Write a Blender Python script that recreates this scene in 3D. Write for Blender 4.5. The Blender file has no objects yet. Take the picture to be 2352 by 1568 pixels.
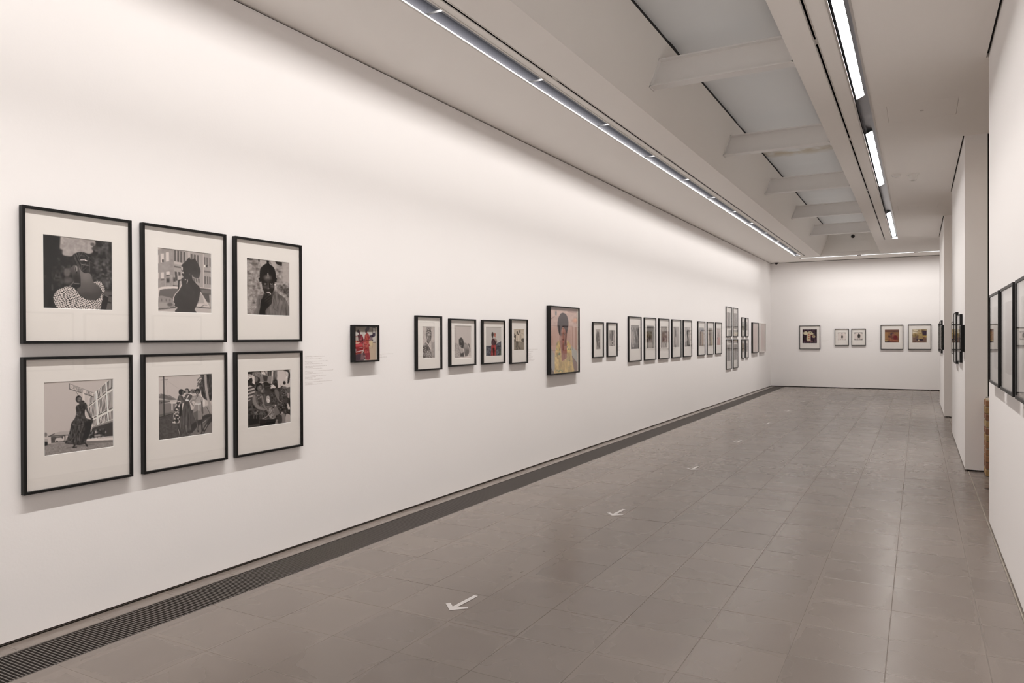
import bpy, bmesh, math, random
import numpy as np
from mathutils import Matrix, Vector

# ------------------------------------------------------------------ scene, camera, light, exposure
scene = bpy.context.scene
COL = scene.collection
scene.view_settings.view_transform = 'Standard'
scene.view_settings.look = 'None'
scene.view_settings.gamma = 1.0
scene.view_settings.use_curve_mapping = False
scene.view_settings.exposure = 0.0
scene.cycles.sample_clamp_indirect = 4.0
scene.cycles.diffuse_bounces = 9
scene.cycles.max_bounces = 14
scene.cycles.caustics_reflective = False
scene.cycles.caustics_refractive = False

EYE = 1.4639
cam_data = bpy.data.cameras.new('camera')
cam = bpy.data.objects.new('camera', cam_data)
COL.objects.link(cam)
cam_data.sensor_width = 36.0
cam_data.lens = 25.856
cam_data.clip_start = 0.05
cam_data.clip_end = 200
yaw, pitch, roll = .50473, -.00506, -.00386
cy_, sy_ = math.cos(yaw), math.sin(yaw)
f_ = Vector((-sy_, cy_, 0)); r_ = Vector((cy_, sy_, 0)); u_ = Vector((0, 0, 1))
f2_ = math.cos(pitch) * f_ + math.sin(pitch) * u_
u2_ = -math.sin(pitch) * f_ + math.cos(pitch) * u_
r3_ = math.cos(roll) * r_ + math.sin(roll) * u2_
u3_ = -math.sin(roll) * r_ + math.cos(roll) * u2_
cam.matrix_world = Matrix(((r3_.x, u3_.x, -f2_.x, 0), (r3_.y, u3_.y, -f2_.y, 0), (r3_.z, u3_.z, -f2_.z, EYE), (0, 0, 0, 1)))
scene.camera = cam

world = bpy.data.worlds.new('world')
scene.world = world
world.use_nodes = True
world.node_tree.nodes['Background'].inputs[0].default_value = (0, 0, 0, 1)
world.node_tree.nodes['Background'].inputs[1].default_value = 0

ZC = 3.635                      # ceiling height
XL, YB = -3.82, 22.75           # long wall, end wall
XR, XR2, XR3 = 0.483, 0.443, 0.41   # faces of the three wall lengths on the right
LAMP_COL = (1.0, 0.955, 0.92)
P_WIDE, P_DEEP, P_DEEP_R, P_BACK = 6.1, 4.8, 3.8, 9.0   # watts per metre of lamp

def area(name, loc, direction, length, width, watts, along, spread=180):
    """a lamp strip: a rectangular area light whose long side runs along the given axis"""
    d = bpy.data.lights.new(name, 'AREA')
    d.shape = 'RECTANGLE'; d.size = length; d.size_y = width
    d.energy = watts; d.color = LAMP_COL; d.spread = math.radians(spread)
    o = bpy.data.objects.new(name, d)
    COL.objects.link(o)
    z = -Vector(direction).normalized(); x = Vector(along).normalized(); y = z.cross(x)
    o.matrix_world = Matrix(((x.x, y.x, z.x, loc[0]), (x.y, y.y, z.y, loc[1]), (x.z, y.z, z.z, loc[2]), (0, 0, 0, 1)))
    return o

# lamps of the long trough beside the left wall, and of the shorter ones that face each wall length on the right
LEFT_LAMPS = [(-3.45 + 1.505 * k, -3.45 + 1.505 * k + 1.44) for k in range(16)]
LEFT_LAMPS.append((20.63, 21.10))
RIGHT_LAMPS = [(-1.3, .14), (.143, 1.64), (1.643, 3.14), (3.143, 4.6), (4.603, 6.1), (6.103, 7.55), (8.9, 10.42), (10.423, 12.06), (14.85, 16.6), (16.603, 18.42)]
BACK_LAMPS = [(-2.84, -1.44), (-1.34, -.10), (0.0, 1.4)]
def run(a, b):
    return (a + b) / 2, b - a
# the lamps of a trough stand end to end, so each unbroken run of them is one light: a wide beam on the
# upper wall and a narrow, deeper one down the wall
c_, l_ = run(LEFT_LAMPS[0][0], LEFT_LAMPS[-1][1])
area('wall_wash_lamp', (-2.786, c_, ZC + .023), (-.62, 0, -.78), l_, .036, P_WIDE * l_, (0, 1, 0), 180)
area('wall_wash_deep_beam', (-2.786, c_, ZC + .030), (-.26, 0, -.965), l_, .036, P_DEEP * l_, (0, 1, 0), 64)
# the lamps on the right are seen directly, so there the glowing tubes of the trough themselves give the light (strength R_GLOW)
R_GLOW = 31.0
for a, b in ((-1.3, 7.55), (8.9, 12.06), (14.85, 18.42)):
    c_, l_ = run(a, b)
    area('wall_wash_deep_beam', (-.46, c_, ZC + .045), (.26, 0, -.965), l_, .04, P_DEEP_R * l_, (0, 1, 0), 64)
c_, l_ = run(BACK_LAMPS[0][0], BACK_LAMPS[-1][1])
area('wall_wash_lamp', (c_, 21.66, ZC + .022), (0, .62, -.78), l_, .05, P_BACK * l_, (1, 0, 0))
area('wall_wash_deep_beam', (c_, 21.66, ZC + .044), (0, .30, -.95), l_, .05, .3 * P_BACK * l_, (1, 0, 0), 70)
# weak daylight above the stretched sheet of the rooflight
dl = area('rooflight_daylight', (-1.58, 9.2, 4.50), (0, 0, -1), 24.2, 1.0, 54.0, (0, 1, 0))
dl.data.color = (.97, .98, 1.0)
# warm lamps of the passage behind the openings on the right
for y in (8.1, 14.1):
    area('passage_lamp', (1.6, y, ZC - .01), (0, 0, -1), .5, .5, 9.0, (0, 1, 0)).data.color = (1.0, .80, .62)
# unseen lamp added behind the camera: its wash on that wall lifts the ambient light
area('wall_wash_lamp', (-1.6, -3.3, ZC - .01), (0, -.62, -.78), 3.6, .05, P_BACK * 3.6, (1, 0, 0))

# ------------------------------------------------------------------ helpers
def link(name, mesh, mat=None, parent=None):
    o = bpy.data.objects.new(name, mesh)
    COL.objects.link(o)
    if mat is not None:
        mesh.materials.append(mat)
    if parent is not None:
        o.parent = parent
    return o

def mesh_from(name, verts, faces, smooth=False):
    m = bpy.data.meshes.new(name)
    m.from_pydata(verts, [], faces)
    m.update()
    if smooth:
        for p in m.polygons: p.use_smooth = True
    return m

def box_data(x0, x1, y0, y1, z0, z1):
    v = [(x0, y0, z0), (x1, y0, z0), (x1, y1, z0), (x0, y1, z0), (x0, y0, z1), (x1, y0, z1), (x1, y1, z1), (x0, y1, z1)]
    f = [(0, 3, 2, 1), (4, 5, 6, 7), (0, 1, 5, 4), (1, 2, 6, 5), (2, 3, 7, 6), (3, 0, 4, 7)]
    return v, f

class MB:
    def __init__(s): s.v = []; s.f = []
    def add(s, v, f):
        n = len(s.v); s.v += list(v); s.f += [tuple(i + n for i in q) for q in f]; return s
    def box(s, *a): return s.add(*box_data(*a))
    def prism(s, prof, a0, a1, axis='Y'):
        """extrude a closed 2-D profile [(p,q)...] along an axis"""
        n = len(prof)
        def pt(p, q, t):
            return {'Y': (p, t, q), 'X': (t, p, q), 'Z': (p, q, t)}[axis]
        v = [pt(p, q, a0) for p, q in prof] + [pt(p, q, a1) for p, q in prof]
        f = [(i, (i + 1) % n, (i + 1) % n + n, i + n) for i in range(n)] + [tuple(range(n))[::-1], tuple(range(n, 2 * n))]
        return s.add(v, f)
    def lathe(s, prof, c, n=24, axis='Z'):
        v = []; f = []
        for r, h in prof:
            for k in range(n):
                a = 2 * math.pi * k / n
                p = (r * math.cos(a), r * math.sin(a), h)
                if axis == 'Y': p = (p[0], p[2], p[1])
                v.append((c[0] + p[0], c[1] + p[1], c[2] + p[2]))
        for j in range(len(prof) - 1):
            for k in range(n):
                f.append((j * n + k, j * n + (k + 1) % n, (j + 1) * n + (k + 1) % n, (j + 1) * n + k))
        return s.add(v, f)
    def build(s, name, mat=None, parent=None, smooth=False):
        m = mesh_from(name, s.v, s.f, smooth)
        bm = bmesh.new(); bm.from_mesh(m); bmesh.ops.recalc_face_normals(bm, faces=bm.faces); bm.to_mesh(m); bm.free()
        return link(name, m, mat, parent)

def bevel(o, w, seg=1):
    b = o.modifiers.new('bevel', 'BEVEL'); b.width = w; b.segments = seg; b.limit_method = 'ANGLE'
    return o

def empty(name, loc=(0, 0, 0)):
    o = bpy.data.objects.new(name, None); COL.objects.link(o); o.location = loc; o.empty_display_size = .1
    return o

def tag(o, label=None, cat=None, group=None, kind=None):
    if label: o['label'] = label
    if cat: o['category'] = cat
    if group: o['group'] = group
    if kind: o['kind'] = kind
    return o

# ------------------------------------------------------------------ materials
def new_mat(name):
    m = bpy.data.materials.new(name); m.use_nodes = True
    nt = m.node_tree
    return m, nt, nt.nodes['Principled BSDF']

def plaster(name, col, var=.012, bump=.12):
    m, nt, b = new_mat(name)
    N = nt.nodes; L = nt.links
    b.inputs['Roughness'].default_value = .62
    b.inputs['Specular IOR Level'].default_value = .25
    geo = N.new('ShaderNodeNewGeometry')
    n1 = N.new('ShaderNodeTexNoise'); n1.inputs['Scale'].default_value = 1.1; n1.inputs['Detail'].default_value = 3
    L.new(geo.outputs['Position'], n1.inputs['Vector'])
    r = N.new('ShaderNodeMapRange'); r.inputs['To Min'].default_value = 1 - var; r.inputs['To Max'].default_value = 1 + var
    L.new(n1.outputs['Fac'], r.inputs['Value'])
    mul = N.new('ShaderNodeVectorMath'); mul.operation = 'SCALE'; mul.inputs[0].default_value = col
    L.new(r.outputs['Result'], mul.inputs['Scale'])
    L.new(mul.outputs['Vector'], b.inputs['Base Color'])
    n2 = N.new('ShaderNodeTexNoise'); n2.inputs['Scale'].default_value = 75; n2.inputs['Detail'].default_value = 4
    L.new(geo.outputs['Position'], n2.inputs['Vector'])
    bp = N.new('ShaderNodeBump'); bp.inputs['Strength'].default_value = bump; bp.inputs['Distance'].default_value = .003
    L.new(n2.outputs['Fac'], bp.inputs['Height']); L.new(bp.outputs['Normal'], b.inputs['Normal'])
    return m

def simple(name, col, rough=.5, metal=0., spec=.5, noise=0., nscale=40.):
    m, nt, b = new_mat(name)
    b.inputs['Roughness'].default_value = rough; b.inputs['Metallic'].default_value = metal
    b.inputs['Specular IOR Level'].default_value = spec
    N = nt.nodes; L = nt.links
    tc = N.new('ShaderNodeNewGeometry')
    n = N.new('ShaderNodeTexNoise'); n.inputs['Scale'].default_value = nscale; n.inputs['Detail'].default_value = 3
    L.new(tc.outputs['Position'], n.inputs['Vector'])
    r = N.new('ShaderNodeMapRange'); r.inputs['To Min'].default_value = 1 - noise; r.inputs['To Max'].default_value = 1 + noise
    L.new(n.outputs['Fac'], r.inputs['Value'])
    mul = N.new('ShaderNodeVectorMath'); mul.operation = 'SCALE'; mul.inputs[0].default_value = col
    L.new(r.outputs['Result'], mul.inputs['Scale']); L.new(mul.outputs['Vector'], b.inputs['Base Color'])
    return m

def emitter(name, col, strength):
    m = bpy.data.materials.new(name); m.use_nodes = True
    nt = m.node_tree; nt.nodes.clear()
    if strength < 20: m.cycles.emission_sampling = 'NONE'
    e = nt.nodes.new('ShaderNodeEmission'); e.inputs[0].default_value = (*col, 1); e.inputs[1].default_value = strength
    o = nt.nodes.new('ShaderNodeOutputMaterial'); nt.links.new(e.outputs[0], o.inputs[0])
    return m

def thin_glass(name):
    """a thin pane: lets light straight through and mirrors by the Fresnel law of its two faces"""
    m = bpy.data.materials.new(name); m.use_nodes = True
    nt = m.node_tree; nt.nodes.clear(); N = nt.nodes; L = nt.links
    o = N.new('ShaderNodeOutputMaterial'); mix = N.new('ShaderNodeMixShader')
    t = N.new('ShaderNodeBsdfTransparent'); g = N.new('ShaderNodeBsdfGlossy'); g.inputs['Roughness'].default_value = .012
    t.inputs[0].default_value = (1, 1, 1, 1)
    fr = N.new('ShaderNodeFresnel'); geo = N.new('ShaderNodeNewGeometry')
    ior = N.new('ShaderNodeMapRange'); ior.inputs['To Min'].default_value = 1.38; ior.inputs['To Max'].default_value = 1 / 1.38
    L.new(geo.outputs['Backfacing'], ior.inputs['Value']); L.new(ior.outputs['Result'], fr.inputs['IOR'])
    L.new(fr.outputs[0], mix.inputs[0])
    L.new(t.outputs[0], mix.inputs[1]); L.new(g.outputs[0], mix.inputs[2]); L.new(mix.outputs[0], o.inputs[0])
    return m

TX0, TW, TY0, TL = -1.3275, .4, 3.1543, .41826      # tile grid: origin and pitch across and along
def stone(name, grid_x=TX0, col=(.178, .150, .132)):
    """grey-brown stone: every tile a slightly different tone, paler worn rims, fine speckle"""
    m, nt, b = new_mat(name)
    N = nt.nodes; L = nt.links
    def math_(op, a, bb=None, clamp=False):
        n = N.new('ShaderNodeMath'); n.operation = op; n.use_clamp = clamp
        for i, v in enumerate((a, bb)):
            if v is None: continue
            if isinstance(v, (int, float)): n.inputs[i].default_value = v
            else: L.new(v, n.inputs[i])
        return n.outputs[0]
    geo = N.new('ShaderNodeNewGeometry'); sep = N.new('ShaderNodeSeparateXYZ'); L.new(geo.outputs['Position'], sep.inputs[0])
    u = math_('DIVIDE', math_('SUBTRACT', sep.outputs[0], grid_x), TW)
    v = math_('DIVIDE', math_('SUBTRACT', sep.outputs[1], TY0), TL)
    fu, fv = math_('FRACT', u), math_('FRACT', v)
    cb = N.new('ShaderNodeCombineXYZ'); L.new(math_('FLOOR', u), cb.inputs[0]); L.new(math_('FLOOR', v), cb.inputs[1])
    wn = N.new('ShaderNodeTexWhiteNoise'); wn.noise_dimensions = '2D'; L.new(cb.outputs[0], wn.inputs['Vector'])
    eu = math_('MINIMUM', fu, math_('SUBTRACT', 1.0, fu)); ev = math_('MINIMUM', fv, math_('SUBTRACT', 1.0, fv))
    e = math_('MINIMUM', eu, ev)
    big = N.new('ShaderNodeTexNoise'); big.inputs['Scale'].default_value = 2.4; big.inputs['Detail'].default_value = 2; L.new(geo.outputs['Position'], big.inputs['Vector'])
    mid = N.new('ShaderNodeTexNoise'); mid.inputs['Scale'].default_value = 11; mid.inputs['Detail'].default_value = 3; L.new(geo.outputs['Position'], mid.inputs['Vector'])
    fine = N.new('ShaderNodeTexNoise'); fine.inputs['Scale'].default_value = 120; fine.inputs['Detail'].default_value = 2; L.new(geo.outputs['Position'], fine.inputs['Vector'])
    # width of the pale rim wanders
    low = N.new('ShaderNodeTexNoise'); low.inputs['Scale'].default_value = 2.1; low.inputs['Detail'].default_value = 0; L.new(geo.outputs['Position'], low.inputs['Vector'])
    wid = math_('MULTIPLY', math_('SUBTRACT', low.outputs['Fac'], .40), .42)
    rim = math_('SUBTRACT', 1.0, math_('DIVIDE', e, math_('MAXIMUM', wid, .012)), True)
    rim = math_('MULTIPLY', math_('POWER', rim, 1.1), math_('MULTIPLY', mid.outputs['Fac'], .26))
    tone = math_('ADD', .90, math_('MULTIPLY', wn.outputs['Value'], .12))
    tone = math_('ADD', tone, math_('MULTIPLY', math_('SUBTRACT', big.outputs['Fac'], .5), .16))
    tone = math_('ADD', tone, math_('MULTIPLY', math_('SUBTRACT', fine.outputs['Fac'], .5), .07))
    tone = math_('ADD', tone, rim)
    mul = N.new('ShaderNodeVectorMath'); mul.operation = 'SCALE'; mul.inputs[0].default_value = col
    L.new(tone, mul.inputs['Scale']); L.new(mul.outputs['Vector'], b.inputs['Base Color'])
    rg = math_('ADD', .22, math_('MULTIPLY', big.outputs['Fac'], .10))
    L.new(math_('ADD', rg, math_('MULTIPLY', rim, .3)), b.inputs['Roughness'])
    b.inputs['Specular IOR Level'].default_value = .42
    bp = N.new('ShaderNodeBump'); bp.inputs['Strength'].default_value = .0
    return m

M_WALL = plaster('wall_plaster', (.890, .874, .869))
M_CEIL = plaster('ceiling_plaster', (.93, .90, .865), .01, .05)
M_COFFER = plaster('coffer_plaster', (.90, .88, .85), .01, .05)
M_END = plaster('reveal_plaster', (.86, .82, .78))
M_STONE = stone('stone_tile')
M_GROUT = simple('grout', (.165, .142, .125), .85, noise=.3, nscale=14)
M_GROUT_PALE = simple('pale_joint', (.30, .265, .22), .85, noise=.3, nscale=14)
M_DARK = simple('dark_recess', (.012, .010, .010), .8)
M_FRAME = simple('black_stained_wood', (.0045, .0042, .004), .42, spec=.32, noise=.25, nscale=90)
M_FRAME_W = simple('white_painted_wood', (.74, .71, .68), .5, noise=.03)
M_MAT = simple('mat_board', (.915, .88, .838), .9, spec=.1, noise=.012, nscale=200)
M_BEVEL = simple('mat_core', (.86, .85, .83), .9, spec=.1)
M_GLASS = thin_glass('picture_glass')
M_STEEL = simple('grille_steel', (.125, .11, .10), .42, .35, noise=.15, nscale=60)
M_ALU = simple('reflector_aluminium', (.42, .44, .48), .28, .85, noise=.05)
M_TRIM = simple('light_metal_trim', (.60, .57, .54), .4, .2)
M_DIVIDER = simple('grey_divider', (.06, .06, .062), .6)
M_VINYL = simple('white_floor_vinyl', (.58, .555, .545), .45, noise=.03)
M_INK = simple('grey_wall_lettering', (.66, .63, .61), .8)
M_PLASTIC = simple('white_plastic', (.80, .78, .75), .25)
M_BLACKGLOSS = simple('black_dome_plastic', (.02, .018, .018), .12)
M_BEAM = simple('painted_steel', (.84, .83, .82), .5, noise=.02, nscale=9)
M_LAMP = emitter('lamp_glow', (1.0, .97, .95), 3.0)
M_LAMP_R = emitter('wash_lamp_glow', LAMP_COL, R_GLOW)
M_LAMP_R.cycles.emission_sampling = 'FRONT'
# the diffusers glow on their lower face only; their back is opaque
_nt = M_LAMP_R.node_tree; _e = [n for n in _nt.nodes if n.type == 'EMISSION'][0]
_g = _nt.nodes.new('ShaderNodeNewGeometry'); _m = _nt.nodes.new('ShaderNodeMath'); _m.operation = 'MULTIPLY_ADD'
_m.inputs[1].default_value = -R_GLOW; _m.inputs[2].default_value = R_GLOW
_nt.links.new(_g.outputs['Backfacing'], _m.inputs[0]); _nt.links.new(_m.outputs[0], _e.inputs[1])
M_HOUSING = simple('grey_housing', (.22, .22, .23), .5)
M_REFL_DARK = simple('satin_grey_reflector', (.040, .041, .048), .30, .0, spec=.12)
M_LAMP_DIM = emitter('lamp_edge_glow', (1.0, .98, .97), 2.6)

# ------------------------------------------------------------------ walls
def wall(name, *b, mat=None):
    return tag(MB().box(*b).build(name, mat or M_WALL), kind='structure')
G0, G1 = .016, ZC - .012
wall('wall_left', XL - .18, XL, -4.2, YB + .2, G0, G1)
wall('wall_back', XL - .18, 2.6, YB, YB + .18, .022, G1)
wall('wall_front', XL - .18, 2.6, -4.4, -4.2, 0, G1 + .1)
wall('wall_right', XR, XR + .24, -4.2, 6.82, G0, ZC + .03)
wall('wall_outer', 2.4, 2.6, -4.2, YB + .2, 0, ZC + .05, mat=M_END)
# second length of the right wall: its near end has the lower corner cut away beside the brick pier
pts = [(XR2, G0), (.634, G0), (.634, .812), (.652, .812), (.652, ZC + .03), (XR2, ZC + .03)]
tag(MB().prism(pts, 9.37, 12.88, 'Y').build('wall_right_middle', M_WALL), kind='structure')
wall('wall_right_far', XR3, .56, 15.4, 18.62, G0, ZC + .03)
tag(MB().box(.652, .74, 9.40, 9.43, .812, ZC).build('trim_18', M_DARK), kind='structure')  # black strip added in place of the shade in the passage beyond
# shadow gaps along floor and ceiling
def strip(name, *b, mat=None): return tag(MB().box(*b).build(name, mat or M_DARK), kind='structure')
strip('baseboard_left', XL - .03, XL - .018, -4.2, YB, -.004, G0 + .01)
strip('trim_1', XL - .018, XL - .003, -4.2, YB, .006, .0105, mat=M_STEEL)
strip('baseboard_back', XL, 2.4, YB + .02, YB + .03, -.004, .04)
strip('baseboard_right', XR + .02, XR + .03, -4.2, 6.8, -.004, G0 + .01)
strip('trim_2', XL - .03, XL - .015, -4.2, YB, G1 - .01, ZC + .03)
strip('trim_3', XR - .03, XR + .04, -4.2, 6.83, ZC + .034, ZC + .04)
for n, (a, b, x) in enumerate(((9.38, 12.87, XR2), (15.41, 18.61, XR3))):
    strip('trim_%d' % (n + 4), x + .02, x + .10, a + .01, b - .01, -.003, G0 + .01)
    strip('trim_%d' % (n + 6), x - .03, x + .04, a - .01, b + .01, ZC + .034, ZC + .04)
strip('trim_8', XL, 2.4, YB + .015, YB + .05, G1 - .01, ZC + .03)

# brick pier behind the cut-away corner, every brick a part
tag_pier = MB().box(.626, 1.10, 9.085, 9.345, 0, .80).build('brick_pier', simple('brick_mortar', (.46, .40, .30), .9, noise=.2, nscale=50))
tag(tag_pier, 'low brown brick pier behind the cut-away corner of the middle right wall', 'brick pier')
rng = random.Random(5)
brick_mats = [simple('stock_brick', c, .85, noise=.35, nscale=45) for c in ((.34, .22, .10), (.30, .16, .085), (.38, .27, .13), (.24, .12, .07))]
for k in range(11):
    z0 = .006 + k * .0722
    half = k % 2
    xs = [(.617, .705), (.715, .92), (.93, 1.11)] if half else [(.617, .808), (.818, 1.02), (1.03, 1.11)]
    for i, (a, b) in enumerate(xs):
        w = .004 * rng.random()
        bo = MB().box(a - w, b, 9.075 - w, 9.352, z0, z0 + .060 + .003 * rng.random()).build('brick', rng.choice(brick_mats), tag_pier)
        bevel(bo, .004)

# ------------------------------------------------------------------ ceiling with its openings
def plate(name, xs, ys, holes, z, rise, mat):
    """one connected ceiling plate: cells of a grid, the openings left out, their edges turned up"""
    def solid(i, j):
        if not (0 <= i < len(xs) - 1 and 0 <= j < len(ys) - 1): return False
        cx, cy = (xs[i] + xs[i + 1]) / 2, (ys[j] + ys[j + 1]) / 2
        return not any(a < cx < b and c < cy < d for a, b, c, d in holes)
    V = {}; v = []; f = []
    def vid(i, j, t):
        k = (i, j, t)
        if k not in V: V[k] = len(v); v.append((xs[i], ys[j], z + (rise if t else 0)))
        return V[k]
    for i in range(len(xs) - 1):
        for j in range(len(ys) - 1):
            if not solid(i, j): continue
            f.append((vid(i, j, 0), vid(i, j + 1, 0), vid(i + 1, j + 1, 0), vid(i + 1, j, 0)))
            for (di, dj), (p, q) in (((-1, 0), ((i, j), (i, j + 1))), ((1, 0), ((i + 1, j), (i + 1, j + 1))), ((0, -1), ((i, j), (i + 1, j))), ((0, 1), ((i, j + 1), (i + 1, j + 1)))):
                if not solid(i + di, j + dj):
                    f.append((vid(*p, 0), vid(*q, 0), vid(*q, 1), vid(*p, 1)))
    return link(name, mesh_from(name, v, f), mat)
CX0, CX1, CY0, CY1 = -2.300, -.862, -3.0, 21.34
holes = [(-2.90, -2.76, -3.5, 21.12), (-2.680, -2.658, -3.5, 21.2), (CX0, CX1, CY0, CY1), (-.668, -.648, -3.5, 18.5), (-.512, -.395, -3.5, 18.46), (-2.88, 2.2, 21.62, 21.74)]
p1, p2 = (-.262, .326, 7.815, 8.42), (-.297, .286, 13.82, 14.42)      # two flush access panels
g = .0028
for a, b, c, d in (p1, p2):
    holes += [(a, a + g, c, d), (b - g, b, c, d), (a, b, c, c + g), (a, b, d - g, d)]
xs = sorted({XL - .1, 2.6, *[h[0] for h in holes], *[h[1] for h in holes]})
gaps_ = [(XR - .018, XR + .03, -4.1, 6.83), (XR2 - .016, XR2 + .03, 9.37, 12.88), (XR3 - .016, XR3 + .03, 15.4, 18.62)]
holes += gaps_
xs = sorted({XL - .1, 2.6, *[h[0] for h in holes], *[h[1] for h in holes]})
ys = sorted({-4.3, YB + .1, *[h[2] for h in holes], *[h[3] for h in holes]})
# the access panels are ringed by open joints, so they are separate pieces of the plate: keep them out of the main plate
holes_main = holes[:6] + [p1, p2] + gaps_
ceiling = tag(plate('ceiling', xs, ys, holes_main, ZC, .035, M_CEIL), kind='structure')
for k, (a, b, c, d) in enumerate((p1, p2)):
    cx, cy, hw, hh = (a + b) / 2, (c + d) / 2, (b - a) / 2, (d - c) / 2
    o = MB().box(cx - hw + g, cx + hw - g, cy - hh + g, cy + hh - g, ZC, ZC + .012).build('access_panel', M_CEIL, ceiling)
    MB().lathe([(.0, -.002), (.018, -.002), (.020, 0), (.020, .002)], (cx, cy, ZC), 16).build('key_lock', M_TRIM, o)
    MB().box(cx - hw, cx + hw, cy - hh, cy + hh, ZC + .0125, ZC + .02).build('backing', M_CEIL, o)
# raised coffer: splayed sides, end walls, stretched ceiling above, dark reveal between
ZT, XT0, XT1 = 4.245, -2.066, -1.096
side = MB()
side.add([(CX0, CY0, ZC), (CX0, CY1, ZC), (XT0, CY1, ZT - .012), (XT0, CY0, ZT - .012)], [(0, 1, 2, 3)])
tag(side.build('trim_9', M_COFFER), kind='structure')
side = MB()
side.add([(CX1, CY0, ZC), (CX1, CY1, ZC), (XT1, CY1, ZT - .012), (XT1, CY0, ZT - .012)], [(0, 1, 2, 3)])
tag(side.build('trim_10', M_COFFER), kind='structure')
# far end wall of the coffer, with a scored access hatch
hx0, hx1, hz0, hz1 = -1.935, -1.07, 3.70, 3.995
ev = [(CX0, CY1 - .003, ZC), (CX1, CY1 - .003, ZC), (XT1, CY1 - .003, ZT + .03), (XT0, CY1 - .003, ZT + .03), (hx0, CY1 - .003, hz0), (hx1, CY1 - .003, hz0), (hx1, CY1 - .003, hz1), (hx0, CY1 - .003, hz1)]
tag(link('wall_coffer_end', mesh_from('wall_coffer_end', ev, [(0, 1, 5, 4), (1, 2, 6, 5), (2, 3, 7, 6), (3, 0, 4, 7)]), M_COFFER), kind='structure')
hp = MB().box(hx0 + .003, hx1 - .003, CY1 - .003, CY1 + .012, hz0 + .003, hz1 - .003).build('access_hatch', M_COFFER)
tag(hp, 'flush oblong hatch in the far end face of the raised ceiling', 'access hatch')
strip('trim_11', hx0 - .02, hx1 + .02, CY1 + .013, CY1 + .02, hz0 - .02, hz1 + .02, mat=M_CEIL)
tag(MB().box(CX0, CX1, CY0 - .02, CY0, ZC, ZT + .05).build('wall_coffer_near', M_COFFER), kind='structure')
strip('trim_12', XT0 - .03, XT0 - .002, CY0, CY1 - .05, ZT - .012, ZT + .06)
strip('trim_13', XT1 + .002, XT1 + .03, CY0, CY1 - .05, ZT - .012, ZT + .06)
# the stretched sheet: hangs a little between the beams
def sheet():
    nx, ny = 14, 240
    v = []; f = []
    for j in range(ny + 1):
        y = CY0 + (CY1 - CY0) * j / ny
        for i in range(nx + 1):
            s = i / nx
            ph = ((y - .75) / 2.96) % 1.0
            d = min(ph, 1 - ph) * 2.96
            wob = .020 * math.exp(-((d - .32) / .16) ** 2) * math.sin(3.1 * s + y) - .012 * math.sin(math.pi * s)
            v.append((XT0 - .02 + (XT1 - XT0 + .04) * s, y, ZT + .022 + wob))
    for j in range(ny):
        for i in range(nx):
            a = j * (nx + 1) + i
            f.append((a, a + nx + 1, a + nx + 2, a + 1))
    m, nt, b = new_mat('stretched_sheet')
    N = nt.nodes; L = nt.links
    b.inputs['Roughness'].default_value = .55
    geo = N.new('ShaderNodeNewGeometry'); sep = N.new('ShaderNodeSeparateXYZ'); L.new(geo.outputs[0], sep.inputs[0])
    n = N.new('ShaderNodeTexNoise'); n.inputs['Scale'].default_value = 4.0; n.inputs['Detail'].default_value = 4; L.new(geo.outputs[0], n.inputs['Vector'])
    # a brown water stain across the third bay
    def m_(op, a, bb, cl=False):
        k = N.new('ShaderNodeMath'); k.operation = op; k.use_clamp = cl
        for i, q in enumerate((a, bb)):
            if isinstance(q, (int, float)): k.inputs[i].default_value = q
            else: L.new(q, k.inputs[i])
        return k.outputs[0]
    dist = m_('ABSOLUTE', m_('SUBTRACT', sep.outputs[1], 11.80), 0)
    band = m_('SUBTRACT', 1.0, m_('DIVIDE', dist, .36), True)
    fac = m_('MULTIPLY', m_('MULTIPLY', band, m_('MULTIPLY', m_('SUBTRACT', n.outputs['Fac'], .36), 5.0, True)), .95, True)
    mix = N.new('ShaderNodeMix'); mix.data_type = 'RGBA'
    mix.inputs[6].default_value = (.76, .745, .72, 1); mix.inputs[7].default_value = (.56, .47, .34, 1)
    L.new(fac, mix.inputs[0]); L.new(mix.outputs[2], b.inputs['Base Color'])
    tl = N.new('ShaderNodeBsdfTranslucent'); L.new(mix.outputs[2], tl.inputs[0])
    ms = N.new('ShaderNodeMixShader'); ms.inputs[0].default_value = .25
    L.new(b.outputs[0], ms.inputs[1]); L.new(tl.outputs[0], ms.inputs[2]); L.new(ms.outputs[0], N['Material Output'].inputs[0])
    o = link('ceiling_sheet', mesh_from('ceiling_sheet', v, f, True), m)
    tag(o, kind='structure')
sheet()
tag(MB().box(XL - .2, 2.7, -4.4, YB + .3, ZT + .35, ZT + .38).build('ceiling_void_top', M_DARK), kind='structure')

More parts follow.
